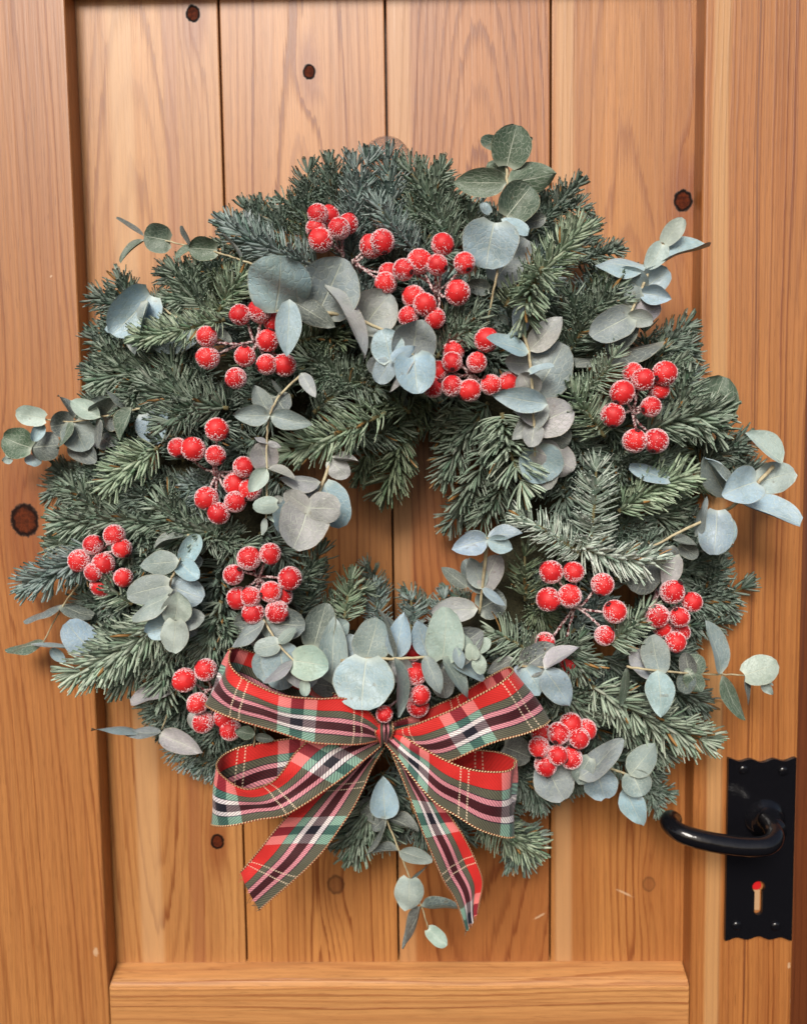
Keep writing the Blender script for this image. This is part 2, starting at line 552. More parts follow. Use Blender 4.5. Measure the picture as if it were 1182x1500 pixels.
door = bpy.data.objects.new('door', None)
COL.objects.link(door)
door['label'] = 'varnished pine plank door with raised frame and black latch handle'
door['category'] = 'door'
X = lambda px, py=705, d=0.0: P(px, py, d).x
boards = [
    dict(x0=X(215), h0=0.006, slope=0.09, freq=150, seed=1.0, knots=[kn(283, 20, 10, 1.1), kn(319, 1233, 10)], light=(218, 170, 124), dark=(164, 104, 60), streak=[(X(200), 0.011, (226, 184, 138), 0.6), (X(270), 0.006, (168, 106, 70), 0.5)]),
    dict(x0=X(455), h0=0.010, slope=0.02, freq=170, seed=2.0, knots=[kn(453, 105, 9, 1.1), kn(492, 1296, 13, 0.4)], light=(212, 158, 108), dark=(156, 92, 48)),
    dict(x0=X(700), h0=0.012, slope=-0.10, freq=150, seed=3.0, knots=[], nicks=[nk(790, 1342, 12, 2.0, 30)], light=(200, 142, 96), dark=(156, 94, 54), streak=[(X(590), 0.010, (224, 176, 124), 0.55)]),
    dict(x0=X(930), h0=0.015, slope=0.06, freq=140, seed=4.0, knots=[kn(1000, 294, 13), kn(950, 1295, 10, 0.25)], nicks=[nk(914, 1308, 16, 2.2, -25)], light=(210, 156, 106), dark=(160, 96, 52), streak=[(X(826), 0.008, (226, 182, 134), 0.6)]),
]
for i, b in enumerate(boards):
    m = wood('pine_board', **b)
    g = 0.0007
    prism('board', joints[i] + g, joints[i + 1] - g, BOT + 0.02, TOP - 0.02, 0.011 + 0.0003 * i, 0.0, m, door, 0.0009, 2)
M_back = wood('pine_tongue', 0.0, 0.1, 0.0, 120, light=(120, 74, 44), dark=(80, 44, 24), seed=8)
prism('backing_board', xl - 0.02, xr + 0.02, BOT + 0.01, TOP - 0.01, 0.020, -0.0125, M_back, door)
m = wood('pine_stile', x0=X(-60), h0=0.05, slope=0.03, freq=150, seed=5.0, knots=[kn(37, 762, 20, 0.95, STILE)], nicks=[nk(141, 1394, 5, 8, 0, STILE), nk(75, 405, 3, 2, 20, STILE)], light=(206, 152, 106), dark=(162, 100, 58), contrast=0.9)
prism('stile', xl - 0.125, xl, BOT, TOP, 0.02, STILE, m, door, 0.0018, 3)
m = wood('pine_stile', x0=X(1160), h0=0.004, slope=0.012, freq=190, seed=6.0, knots=[], nicks=[nk(1155, 1415, 2.5, 6, 0, STILE), nk(1160, 1470, 3, 8, 20, STILE)], light=(208, 152, 102), dark=(160, 98, 54), streak=[(X(1050, 705, STILE), 0.007, (230, 186, 132), 0.6), (X(1102, 705, STILE), 0.0009, (120, 66, 36), 0.7)])
prism('stile', xr, xe, BOT, TOP, 0.02, STILE, m, door, 0.0018, 3)
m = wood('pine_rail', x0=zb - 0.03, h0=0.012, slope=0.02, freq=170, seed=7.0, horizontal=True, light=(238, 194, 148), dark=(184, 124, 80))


def rail(name, za, zb_, chamfer_top, mat):
    # a rail with a chamfer on the arris towards the boards
    c = 0.0062
    x0, x1 = xl + 0.0004, xr - 0.0004
    if chamfer_top:
        z1, z2, z3 = P(585, 1447, STILE).z, P(585, 1434, STILE - 0.005).z, P(585, 1408, 0.0).z
        prof = [(0.02, za), (-STILE + 0.0006, za), (-STILE + 0.0006, z1), (-STILE + 0.005, z2), (0.0, z3), (0.02, z3)]      # the top slopes to shed water
    else:
        prof = [(0.02, zb_), (-STILE + 0.0006, zb_), (-STILE + 0.0006, za + c), (-STILE + c, za), (0.02, za)]
    vs = [(x0, y, z) for y, z in prof] + [(x1, y, z) for y, z in prof]
    n = len(prof)
    fs = [tuple(range(n)), tuple(range(2 * n - 1, n - 1, -1))] + [(k, n + k, n + (k + 1) % n, (k + 1) % n) for k in range(n)]
    o = mesh_obj(name, vs, fs, mat, door, smooth=False)
    bm = bmesh.new()
    bm.from_mesh(o.data)
    bmesh.ops.recalc_face_normals(bm, faces=bm.faces)
    bmesh.ops.bevel(bm, geom=list(bm.edges), offset=0.0009, segments=2, affect='EDGES')
    bm.to_mesh(o.data)
    bm.free()
    return o


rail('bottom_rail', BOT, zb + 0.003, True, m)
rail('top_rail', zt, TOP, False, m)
M_frame = wood('stained_frame', x0=xe + 0.2, h0=0.02, slope=0.02, freq=150, seed=9.0, light=(132, 78, 48), dark=(92, 50, 28))
frame = prism('door_frame', xe + 0.0035, xe + 0.07, BOT, TOP, 0.03, 0.003, M_frame, None, 0.0015, 2, kind='structure', label='dark stained door jamb beside the latch side of the door')

# ---- handle
M_black = NT('black_iron')
n_ = M_black.noise(M_black.coord(), 110.0, 3, 0.55)
M_black.set(Base_Color=(0.006, 0.006, 0.008, 1), Roughness=M_black.math('MULTIPLY_ADD', n_, 0.2, 0.02), Specular_IOR_Level=0.4, Coat_Weight=0.15, Coat_Roughness=0.15)
M_black.bump(n_, 0.3, 0.0015)
M_black = M_black.m
M_red = plain('red_plastic', (196, 30, 34), 0.4)
M_tan = plain('bare_wood', (188, 150, 112), 0.8, nscale=300, bump=0.3)


def lever_plate():
    d = STILE
    tl, tr = P(1067, 1110, d), P(1165, 1112, d)
    bl, br = P(1056, 1370, d), P(1154, 1372, d)
    x0, x1 = (tl.x + bl.x) / 2, (tr.x + br.x) / 2
    z1, z0 = (tl.z + tr.z) / 2, (bl.z + br.z) / 2
    W, H = x1 - x0, z1 - z0
    cx = (x0 + x1) / 2
    pts = []
    N = 40

    def scal(t):
        # corner horns, two hollows and a raised middle
        return 0.0011 * math.cos(t * 6 * math.pi) + 0.0006 * math.cos(t * 2 * math.pi)
    for k in range(N + 1):
        t = k / N
        pts.append((x0 + W * t, z1 + scal(t)))
    for k in range(1, 12):
        pts.append((x1, z1 + (z0 - z1) * k / 12))
    for k in range(N, -1, -1):
        t = k / N
        pts.append((x0 + W * t, z0 - scal(t)))
    for k in range(11, 0, -1):
        pts.append((x0, z1 + (z0 - z1) * k / 12))
    kc = P(1108, 1296, d)
    hole = []
    r, hw = 0.0046, 0.0029
    zl = P(1108, 1331, d).z
    a0 = math.asin(hw / r)
    for k in range(21):
        a = -math.pi / 2 + a0 + (2 * math.pi - 2 * a0) * k / 20
        hole.append((kc.x + r * math.cos(a), kc.z + r * math.sin(a)))
    for k in range(9):
        a = math.pi * k / 8
        hole.append((kc.x - hw * math.cos(a), zl - hw * math.sin(a)))
    bm = bmesh.new()
    y = -(d + 0.0034)

    def loop(ps):
        vs = [bm.verts.new((x, y, z)) for x, z in ps]
        return [bm.edges.new((vs[i], vs[(i + 1) % len(vs)])) for i in range(len(vs))]
    es = loop(pts) + loop(hole)
    bmesh.ops.triangle_fill(bm, edges=es, use_beauty=True, use_dissolve=False)
    ext = bmesh.ops.extrude_face_region(bm, geom=list(bm.faces))
    for v in ext['geom']:
        if isinstance(v, bmesh.types.BMVert):
            v.co.y += 0.003
    bmesh.ops.recalc_face_normals(bm, faces=bm.faces)
    me = bpy.data.meshes.new('handle_plate')
    bm.to_mesh(me)
    bm.free()
    me.materials.append(M_black)
    o = link('handle_plate', me, door, label='black iron back plate with scalloped ends and keyhole')
    mod = o.modifiers.new('bevel', 'BEVEL')
    mod.width = 0.0007
    mod.segments = 2
    mod.limit_method = 'ANGLE'
    # raised boss round the spindle
    bc = P(1120, 1200, d + 0.0034)
    V, Fc = [], []
    prof = [(0.0150, 0.0), (0.0145, 0.0009), (0.0132, 0.0024), (0.0120, 0.0040), (0.0108, 0.0052), (0.0100, 0.0090), (0.0078, 0.0150), (0.0070, 0.0200)]
    S = 40
    for (rr, h) in prof:
        for k in range(S):
            a = 2 * math.pi * k / S
            V.append((bc.x + rr * math.cos(a), bc.y + 0.0004 - h, bc.z + rr * math.sin(a)))
    for i in range(len(prof) - 1):
        for k in range(S):
            k2 = (k + 1) % S
            Fc.append((i * S + k, i * S + k2, (i + 1) * S + k2, (i + 1) * S + k))
    Fc.append(tuple((len(prof) - 1) * S + k for k in range(S)))
    mesh_obj('boss', V, Fc, M_black, o)
    # lever
    key = [(1120, 1200, .034), (1130, 1212, .046), (1134, 1226, .055), (1122, 1238, .061), (1092, 1240, .062), (1056, 1236, .0615), (1022, 1229, .060), (996, 1220, .056), (980, 1207, .048), (982, 1199, .038), (990, 1200, .033)]
    path = catmull([P(*k) for k in key], 8)
    n = len(path)
    rad = np.interp(np.linspace(0, 1, n), [0, .12, .3, .55, .8, .92, 1.0], [.0050, .0057, .0064, .0067, .0063, .0058, .0046])
    V, Fc, U = tube(path, rad, 18)
    mesh_obj('lever', V, Fc, M_black, o)
    for (sx, sz) in ((1088, 1127), (1146, 1129), (1078, 1355), (1135, 1356)):
        c = P(sx, sz, d + 0.0034)
        V, Fc = [], []
        S = 20
        for (rr, h) in ((.0036, -.0003), (.0035, .0008), (.0027, .0017), (.0014, .0021)):
            for k in range(S):
                a = 2 * math.pi * k / S
                V.append((c.x + rr * math.cos(a), c.y - h, c.z + rr * math.sin(a)))
        for i in range(3):
            for k in range(S):
                k2 = (k + 1) % S
                Fc.append((i * S + k, i * S + k2, (i + 1) * S + k2, (i + 1) * S + k))
        Fc.append(tuple(3 * S + k for k in range(S)))
        mesh_obj('screw', V, Fc, M_black, o)
    # what shows in the keyhole
    V, Fc, U = tube([(kc.x - 0.0008, -d - 0.0003, kc.z + 0.0003), (kc.x - 0.0008, -d - 0.0010, kc.z + 0.0003)], 0.0036, 20)
    mesh_obj('keyhole_disc', V, Fc, M_red, o, smooth=False, label='small red disc in the head of the keyhole')
    prism('keyhole_wood', kc.x - 0.0024, kc.x + 0.0020, zl - 0.0006, kc.z - 0.0034, -d + 0.001, d + 0.0006, M_tan, o)


lever_plate()

# ---- suction hook holding the wreath
t = NT('clear_plastic')
t.set(Base_Color=(0.93, 0.86, 0.86, 1), Roughness=0.12, Transmission_Weight=0.9, IOR=1.3)
M_clear = t.m
hook = bpy.data.objects.new('suction_hook', None)
COL.objects.link(hook)
hc = P(566, 236, 0.001)
hook.location = hc
hook['label'] = 'clear suction cup hook on the door above the wreath top'
hook['category'] = 'hook'
V, Fc = [], []
S = 36
prof = [(.0165, -.0002), (.0170, -.0012), (.0150, -.0032), (.0105, -.0062), (.0062, -.0092), (.0050, -.0140), (.0050, -.0165)]
for (rr, h) in prof:
    for k in range(S):
        a = 2 * math.pi * k / S
        V.append((rr * math.cos(a), h, rr * math.sin(a)))
for i in range(len(prof) - 1):
    for k in range(S):
        k2 = (k + 1) % S
        Fc.append((i * S + k, i * S + k2, (i + 1) * S + k2, (i + 1) * S + k))
Fc.append(tuple((len(prof) - 1) * S + k for k in range(S)))
mesh_obj('suction_cup', V, Fc, M_clear, hook)
V, Fc, U = tube(catmull([(0, -.010, .002), (0, -.017, -.004), (0, -.018, -.016), (0, -.024, -.021), (0, -.029, -.015)], 6), .0016, 10)
mesh_obj('hook_arm', V, Fc, M_clear, hook)

# ------------------------------------------------------------------ wreath
RC = (575.0, 752.0)          # middle of the wreath in the photograph


def surf(px, py):
    r = math.hypot(px - RC[0], py - RC[1])
    k = (r - 285.0) / (250.0 if r > 285 else 205.0)
    return 0.018 + 0.062 * math.sqrt(max(0.0, 1 - k * k))


wreath = bpy.data.objects.new('wreath', None)
COL.objects.link(wreath)
wreath['label'] = 'round fir and eucalyptus wreath with frosted red berries and tartan bow'
wreath['category'] = 'wreath'

# base ring of bound moss
M_moss = NT('bound_moss')
n_ = M_moss.noise(M_moss.coord(), 240.0, 4, 0.7)
M_moss.set(Base_Color=M_moss.mix(n_, lin((34, 38, 26)), lin((70, 66, 42))), Roughness=0.95)
M_moss.bump(n_, 1.0, 0.004)
M_moss = M_moss.m
cen = P(RC[0], RC[1], 0.035)
V, Fc = [], []
NU, NV = 96, 16
rmaj = 0.122
for i in range(NU):
    a = 2 * math.pi * i / NU
    for k in range(NV):
        b = 2 * math.pi * k / NV
        rr = 0.0295 + 0.004 * math.sin(5 * a + 3 * b) + 0.003 * random.uniform(-1, 1)
        q = rmaj + rr * 1.25 * math.cos(b)
        V.append((cen.x + q * math.cos(a), cen.y + rr * 0.95 * math.sin(b), cen.z + q * math.sin(a)))
for i in range(NU):
    for k in range(NV):
        i2, k2 = (i + 1) % NU, (k + 1) % NV
        Fc.append((i * NV + k, i * NV + k2, i2 * NV + k2, i2 * NV + k))
mesh_obj('base_ring', V, Fc, M_moss, wreath)

NT_TINT = {'g': (126, 141, 125), 'd': (115, 130, 119), 'b': (134, 150, 146), 'l': (150, 167, 142), 'p': (154, 169, 150), 'w': (184, 196, 184), 'o': (114, 127, 102)}


def needles_on(B, c1, T, up, tint, nl, dens, spread):
    """needles along one curved twig: (vertices, quads, colours)"""
    Lb = np.linalg.norm(T - B)
    lean = 0.0134 * nl
    # ---- needles
    n = int(max(60, (Lb / 0.00024) * dens * 0.86 * (0.6 + 0.4 / nl)))
    s = np.sort(rng.uniform(0.02, 1.0, n))
    ntip = max(14, n // 8)
    s[-ntip:] = rng.uniform(0.96, 1.0, ntip)
    base = (1 - s)[:, None] ** 2 * B + 2 * (s * (1 - s))[:, None] * c1 + (s ** 2)[:, None] * T
    tg = 2 * (1 - s)[:, None] * (c1 - B) + 2 * s[:, None] * (T - c1)
    tg /= np.linalg.norm(tg, axis=1)[:, None]
    uu = up - tg * (tg @ up)[:, None]
    uu /= np.linalg.norm(uu, axis=1)[:, None]
    ss = np.cross(tg, uu)
    # angle around the twig: combed to both sides and over the top
    phi = rng.uniform(-1, 1, n)
    phi = np.sign(phi) * np.abs(phi) ** 0.8 * math.radians(112)
    rad = np.cos(phi)[:, None] * uu + np.sin(phi)[:, None] * ss
    alpha = np.radians(np.interp(s, [0, .6, .9, 1.0], [78, 72, 60, 40]) * spread + rng.normal(0, 5, n))
    tipm = s > 0.955
    alpha[tipm] = np.radians(rng.uniform(6, 66, tipm.sum()))
    d0 = np.cos(alpha)[:, None] * tg + np.sin(alpha)[:, None] * rad
    d0 += rng.normal(0, 0.05, (n, 3))
    d0 /= np.linalg.norm(d0, axis=1)[:, None]
    bend = tg * rng.uniform(0.1, 0.5, n)[:, None] + uu * rng.uniform(-0.05, 0.45, n)[:, None]
    d1 = d0 + bend
    d1 /= np.linalg.norm(d1, axis=1)[:, None]
    ln = lean * (0.74 + 0.34 * np.abs(np.sin(phi))) * np.interp(s, [0, .15, .8, 1], [.8, 1, 1, .9]) * rng.uniform(.82, 1.12, n)
    wd = rng.uniform(0.00086, 0.00112, n) * (0.6 + 0.4 * nl)
    secs = [(0.0, 0.55), (0.34, 1.0), (0.74, 0.98), (0.96, 0.62)]
    verts = np.empty((n, 16, 3))
    for k, (q, wk) in enumerate(secs):
        p = base + ln[:, None] * (q * d0 + 0.5 * q * q * (d1 - d0) * 1.6)
        dr = d0 + q * 1.6 * (d1 - d0)
        dr /= np.linalg.norm(dr, axis=1)[:, None]
        sd_ = np.cross(dr, rad * 0.6 + tg * -0.5)
        sd_ /= np.linalg.norm(sd_, axis=1)[:, None] + 1e-9
        nr = np.cross(sd_, dr)
        w = (wd * wk)[:, None]
        verts[:, k * 4 + 0] = p + sd_ * w
        verts[:, k * 4 + 1] = p + nr * w * 0.52
        verts[:, k * 4 + 2] = p - sd_ * w
        verts[:, k * 4 + 3] = p - nr * w * 0.45
    q = []
    for k in range(3):
        for j in range(4):
            j2 = (j + 1) % 4
            q.append((k * 4 + j, (k + 1) * 4 + j, (k + 1) * 4 + j2, k * 4 + j2))
    q.append((12, 13, 14, 15))
    quads = (np.arange(n)[:, None, None] * 16 + np.array(q)[None]).reshape(-1, 4)
    tc = np.array(lin(NT_TINT[tint]))
    hue = rng.normal(0, 1, (n, 1)) * np.array([[0.16, 0.10, 0.13]]) + rng.normal(0, 0.14, (n, 1))
    br = tc[None] * np.clip(1 + hue + rng.normal(0, 0.07), 0.45, 1.8)
    brown = rng.random(n) < 0.018
    br[brown] = np.array(lin((150, 112, 66))) * rng.uniform(.7, 1.2, (brown.sum(), 1))
    cols = np.ones((n, 16, 4))
    cols[:, :, :3] = br[:, None, :]
    cols[:, 3::4, :3] = br[:, None, :] * 0.6 + np.array(lin((150, 168, 160))) * 0.4     # whitish underside bands
    cols[:, 12:, :3] *= 1.12  # paler tips: light catching the needle ends is painted into the colour
    return verts.reshape(-1, 3), quads, cols.reshape(-1, 4)


def fir_branch(bx, by, tx, ty, tint='g', db=None, dt=None, nl=1.0, dens=1.0, bow=None, spread=1.0, twigs=0):
    """one fir branch from pixel base to tip; db, dt: depth in front of the boards at base and tip"""
    if db is None:
        db = surf(bx, by)
    if dt is None:
        dt = surf(tx, ty) + 0.006
    pl = math.hypot(tx - bx, ty - by)
    k = max(0.55, 1 - 13 * nl / pl)
    tx, ty = bx + (tx - bx) * k, by + (ty - by) * k      # the last needles reach the tip pixel, the twig stops short
    B, T = np.array(P(bx, by, db)), np.array(P(tx, ty, dt))
    Lb = np.linalg.norm(T - B)
    tdir = (T - B) / Lb
    mid = (B + T) / 2
    out = mid - np.array(P(RC[0], RC[1], 0.0))
    out[1] = 0
    out /= np.linalg.norm(out) + 1e-9
    up = np.array((0, -1.0, 0)) * 1.0 + out * 0.25 + rng.normal(0, 0.22, 3)
    up -= tdir * np.dot(up, tdir)
    up /= np.linalg.norm(up)
    side = np.cross(tdir, up)
    bw = rng.uniform(-0.16, 0.16) if bow is None else bow
    c1 = mid + side * Lb * bw + up * Lb * rng.uniform(0.02, 0.10)
    ts = np.linspace(0, 1, 15)[:, None]
    path = (1 - ts) ** 2 * B + 2 * ts * (1 - ts) * c1 + ts ** 2 * T
    parts = [needles_on(B, c1, T, up, tint, nl, dens, spread)]
    V, Fc, U = tube(path, np.linspace(0.0016, 0.0008, len(path)), 5)
    if twigs:
        for k in range(twigs):
            q = 0.22 + 0.55 * (k + rng.uniform(0, .6)) / twigs
            sg = 1 if k % 2 else -1
            b0 = (1 - q) ** 2 * B + 2 * q * (1 - q) * c1 + q * q * T
            an = R(rng.uniform(38, 58)) * sg
            dr = tdir * math.cos(an) + side * math.sin(an) + up * rng.uniform(-.1, .12)
            ll = Lb * (0.62 - 0.42 * q) * rng.uniform(.8, 1.1)
            t0 = b0 + dr * ll
            m0 = (b0 + t0) / 2 + tdir * ll * 0.06
            parts.append(needles_on(b0, m0, t0, up, tint, nl * 0.92, dens, spread))
            v2, f2, u2 = tube(catmull([b0, m0, t0], 4), np.linspace(.001, .0006, 9), 5)
            b_ = len(V)
            V.extend(v2)
            Fc.extend(tuple(j + b_ for j in qq) for qq in f2)
    off = 0
    vv, qq, cc = [], [], []
    for (v_, q_, c_) in parts:
        vv.append(v_)
        qq.append(q_ + off)
        cc.append(c_)
        off += len(v_)
    verts, quads, cols = np.concatenate(vv), np.concatenate(qq), np.concatenate(cc)
    me = quad_mesh('needles', verts, quads, cols, M_needle)
    o = mesh_obj('fir_branch', V, Fc, M_twig, wreath)
    link('needles', me, o, 'stuff')
    return len(verts) // 16


FIR = [
    # base x, y, tip x, y, tint, depth base, depth tip, needle scale   (None: follow the wreath's own surface)
    (452, 345, 452, 240, 'd', .035, .030, 1.0), (520, 400, 540, 222, 'b', .060, .052, 1.1), (668, 372, 590, 236, 'g', .060, .050, 1.15),
    (612, 372, 545, 288, 'b', .075, .070, 1.0), (470, 392, 325, 322, 'b', .070, .052, 1.2), (410, 345, 352, 298, 'd', .03, .028, 1.0),
    (500, 330, 478, 232, 'd', .035, .030, 1.0), (572, 345, 566, 218, 'b', .052, .046, 1.15), (560, 380, 515, 232, 'b', .055, .05, 1.1), (602, 335, 618, 238, 'g', .046, .04, 1.1), (640, 340, 655, 268, 'g', .04, .035, 1.0), (420, 350, 400, 300, 'd', .035, .03, 1.0), (640, 330, 640, 255, 'd', .03, .025, 1.0),
    (700, 350, 682, 288, 'g', .035, .030, .8), (775, 345, 850, 264, 'd', .04, .035, .9), (800, 395, 870, 322, 'd', .04, .03, 1.0), (850, 385, 912, 362, 'd', .035, .03, .8),
    (740, 450, 766, 408, 'o', .085, .088, .8), (772, 425, 856, 326, 'l', .085, .078, 1.2), (795, 392, 762, 478, 'l', .100, .104, 1.15), (835, 520, 905, 412, 'g', .075, .075, 1.1),
    (905, 470, 940, 395, 'd', .05, .045, 1.0), (930, 560, 1012, 468, 'd', .045, .035, 1.1), (955, 530, 1022, 520, 'd', .04, .03, 1.0), (850, 575, 905, 515, 'p', .085, .090, .9),
    (310, 460, 250, 388, 'g', .065, .055, 1.1), (312, 470, 358, 396, 'l', .075, .075, 1.15), (330, 468, 195, 494, 'l', .085, .080, 1.0),
    (250, 470, 135, 432, 'd', .035, .025, 1.1), (220, 530, 128, 490, 'd', .04, .03, 1.1), (290, 410, 232, 398, 'd', .035, .03, 1.0), (265, 545, 132, 556, 'g', .06, .045, 1.2),
    (335, 598, 208, 556, 'g', .085, .072, 1.35), (300, 560, 235, 500, 'd', .06, .05, 1.0), (232, 656, 150, 714, 'l', .072, .066, 1.3),
    (280, 720, 120, 690, 'd', .06, .04, 1.2), (270, 765, 75, 762, 'g', .065, .045, 1.3), (150, 700, 66, 722, 'd', .025, .018, 1.1), (140, 805, 30, 862, 'b', .055, .045, 1.3),
    (180, 780, 70, 800, 'g', .05, .035, 1.2), (320, 785, 222, 735, 'g', .085, .075, 1.2), (300, 790, 372, 800, 'g', .085, .085, 1.0), (195, 885, 142, 838, 'p', .07, .066, 1.0), 
    (255, 895, 98, 995, 'p', .085, .070, 1.5), (290, 920, 160, 1004, 'g', .075, .055, 1.4), (300, 860, 250, 960, 'd', .07, .065, 1.1), (325, 880, 300, 975, 'g', .08, .075, 1.2), (345, 920, 330, 1000, 'g', .07, .06, 1.1),
    (290, 1040, 205, 1030, 'd', .04, .03, 1.1), (310, 1080, 235, 1062, 'd', .04, .025, 1.1), (340, 1110, 262, 1095, 'd', .035, .025, 1.0), (330, 1060, 290, 1100, 'd', .05, .04, 1.0),
    (410, 880, 478, 800, 'g', .075, .06, 1.1), (440, 900, 470, 830, 'd', .07, .055, 1.0), (505, 915, 516, 838, 'l', .070, .062, .95), (560, 880, 535, 822, 'd', .03, .022, .8), (625, 900, 590, 862, 'd', .035, .03, .8),
    (600, 925, 602, 868, 'b', .05, .045, .85), (645, 925, 652, 866, 'b', .05, .042, .85), (560, 920, 548, 852, 'b', .055, .045, .85), (690, 890, 650, 860, 'd', .04, .03, .8), (470, 900, 545, 860, 'g', .06, .055, .9),
    (565, 605, 408, 668, 'l', .085, .080, 1.35), (590, 640, 558, 735, 'o', .055, .040, 1.3), (545, 640, 522, 705, 'o', .05, .04, 1.1), (580, 610, 588, 690, 'o', .055, .04, 1.0), (622, 560, 604, 640, 'o', .055, .045, 1.0), (640, 560, 628, 634, 'd', .050, .04, 1.0), (668, 570, 648, 652, 'g', .055, .045, 1.1), (600, 560, 592, 650, 'o', .06, .05, 1.0), (500, 640, 600, 620, 'g', .06, .06, 1.1),
    (715, 590, 644, 640, 'g', .065, .05, 1.2), (704, 612, 646, 708, 'g', .065, .048, 1.3), (730, 630, 672, 745, 'g', .07, .052, 1.3), (725, 700, 650, 775, 'd', .035, .025, 1.1), (735, 605, 770, 725, 'p', .085, .088, 1.5), (745, 680, 700, 770, 'g', .06, .05, 1.2),
    (862, 805, 874, 672, 'w', .088, .092, 1.15), (850, 812, 756, 750, 'w', .088, .086, 1.0), (848, 800, 968, 824, 'w', .090, .092, 1.15), (770, 880, 768, 800, 'o', .075, .07, 1.0), (790, 900, 790, 830, 'd', .07, .065, 1.0),
    (885, 640, 832, 565, 'l', .088, .092, 1.2), (945, 634, 1070, 602, 'g', .080, .062, 1.3), (920, 560, 1005, 528, 'g', .06, .045, 1.1), (1020, 690, 1100, 640, 'd', .035, .028, 1.1), (1050, 690, 1115, 690, 'd', .03, .025, 1.0),
    (905, 750, 1018, 688, 'l', .082, .066, 1.25), (930, 690, 1000, 660, 'd', .06, .05, 1.1), (990, 880, 1102, 858, 'd', .04, .030, 1.1), (985, 850, 1060, 810, 'd', .04, .03, 1.1), (1000, 915, 1066, 912, 'd', .035, .03, .9), (980, 790, 1050, 770, 'd', .04, .03, 1.0),
    (890, 945, 955, 892, 'p', .085, .085, 1.1), (865, 1005, 1045, 1092, 'p', .082, .060, 1.4), (900, 1050, 985, 1110, 'g', .06, .045, 1.2), (930, 1000, 1040, 1035, 'd', .045, .035, 1.2), (790, 962, 712, 918, 'p', .085, .088, 1.25), (800, 950, 870, 980, 'g', .085, .085, 1.2),
    (820, 1010, 870, 1060, 'g', .075, .065, 1.2), (790, 1020, 850, 1000, 'd', .07, .07, 1.1),
    (548, 1165, 514, 1262, 'g', .06, .045, 1.35), (560, 1130, 560, 1215, 'd', .055, .045, 1.2), (610, 1180, 640, 1240, 'd', .045, .035, 1.1), (700, 1190, 792, 1252, 'l', .05, .042, 1.2), (740, 1200, 775, 1270, 'd', .035, .03, 1.1), (665, 1180, 655, 1255, 'd', .04, .03, 1.1),
    (760, 1140, 805, 1185, 'd', .045, .035, 1.1), (800, 1120, 860, 1150, 'd', .045, .035, 1.1), (890, 1110, 965, 1138, 'd', .035, .028, 1.1), (910, 1140, 985, 1165, 'd', .03, .022, .9), (390, 1110, 310, 1112, 'd', .04, .03, 1.0), (430, 1130, 370, 1180, 'd', .04, .03, 1.0), (480, 1150, 470, 1210, 'd', .04, .03, 1.0), 
    (460, 605, 560, 530, 'g', .08, .08, 1.1), (520, 570, 440, 520, 'g', .08, .08, 1.1), (600, 605, 520, 545, 'o', .078, .08, 1.1), (640, 525, 702, 455, 'g', .085, .086, 1.1), (660, 460, 720, 420, 'd', .07, .07, 1.0),
    (560, 440, 640, 330, 'd', .065, .06, 1.1), (440, 500, 520, 480, 'o', .078, .08, 1.1), (430, 580, 350, 600, 'd', .075, .07, 1.1), (250, 640, 340, 620, 'd', .075, .075, 1.1), (380, 640, 300, 690, 'd', .07, .07, 1.1), (380, 780, 440, 850, 'd', .07, .065, 1.1),
    (360, 900, 420, 850, 'd', .07, .065, 1.1), (830, 720, 770, 660, 'd', .07, .07, 1.1), (820, 620, 880, 700, 'd', .07, .075, 1.1), (900, 850, 960, 780, 'd', .07, .065, 1.1), (940, 960, 1010, 960, 'd', .06, .05, 1.1),
]
nneed = 0
for f in FIR:
    nneed += fir_branch(*f, twigs=(2 if f[4] in 'dgo' and math.hypot(f[0] - f[2], f[1] - f[3]) > 70 and math.hypot(f[2] - 590, f[3] - 770) > 190 else 0))
# the under-layer of fir that fills the ring
for ring, (rad_, cnt, dlo, dhi) in enumerate(((195, 14, .040, .060), (250, 28, .055, .068), (315, 36, .054, .068), (370, 40, .040, .054), (415, 42, .022, .034))):
    for i in range(cnt):
        a = 2 * math.pi * (i + random.uniform(-.3, .3)) / cnt + ring * .2
        bx, by = RC[0] + rad_ * math.cos(a), RC[1] + rad_ * math.sin(a) * 0.98
        sgn = random.choice((-1, 1))
        turn = (sgn * random.uniform(.4, 1.5)) if ring in (1, 2) else sgn * random.uniform(.1, .9)
        dirn = a + turn + (math.pi if ring == 0 else 0)
        L_ = (random.uniform(70, 120) if ring < 3 else random.uniform(62, 92)) if ring else random.uniform(45, 66)
        tx, ty = bx + L_ * math.cos(dirn), by + L_ * math.sin(dirn)
        if math.hypot(tx - 585, ty - 785) < 150 or math.hypot(tx - 622, ty - 690) < 85:
            tx, ty = bx + 0.4 * (tx - bx), by + 0.4 * (ty - by)
        if math.hypot(tx - bx, ty - by) < 24:
            continue
        nneed += fir_branch(bx, by, tx, ty, random.choice('dddgob'), random.uniform(dlo, dhi), random.uniform(dlo, dhi) - (.006 if ring >= 3 else 0), 1.1, 0.8, twigs=(3 if ring else 0))
print('needles', nneed)

# ---- eucalyptus
LT = {'b': (156, 178, 190), 'g': (140, 153, 153), 'd': (104, 112, 111), 'm': (160, 161, 163), 'p': (172, 189, 182), 'o': (88, 106, 90)}


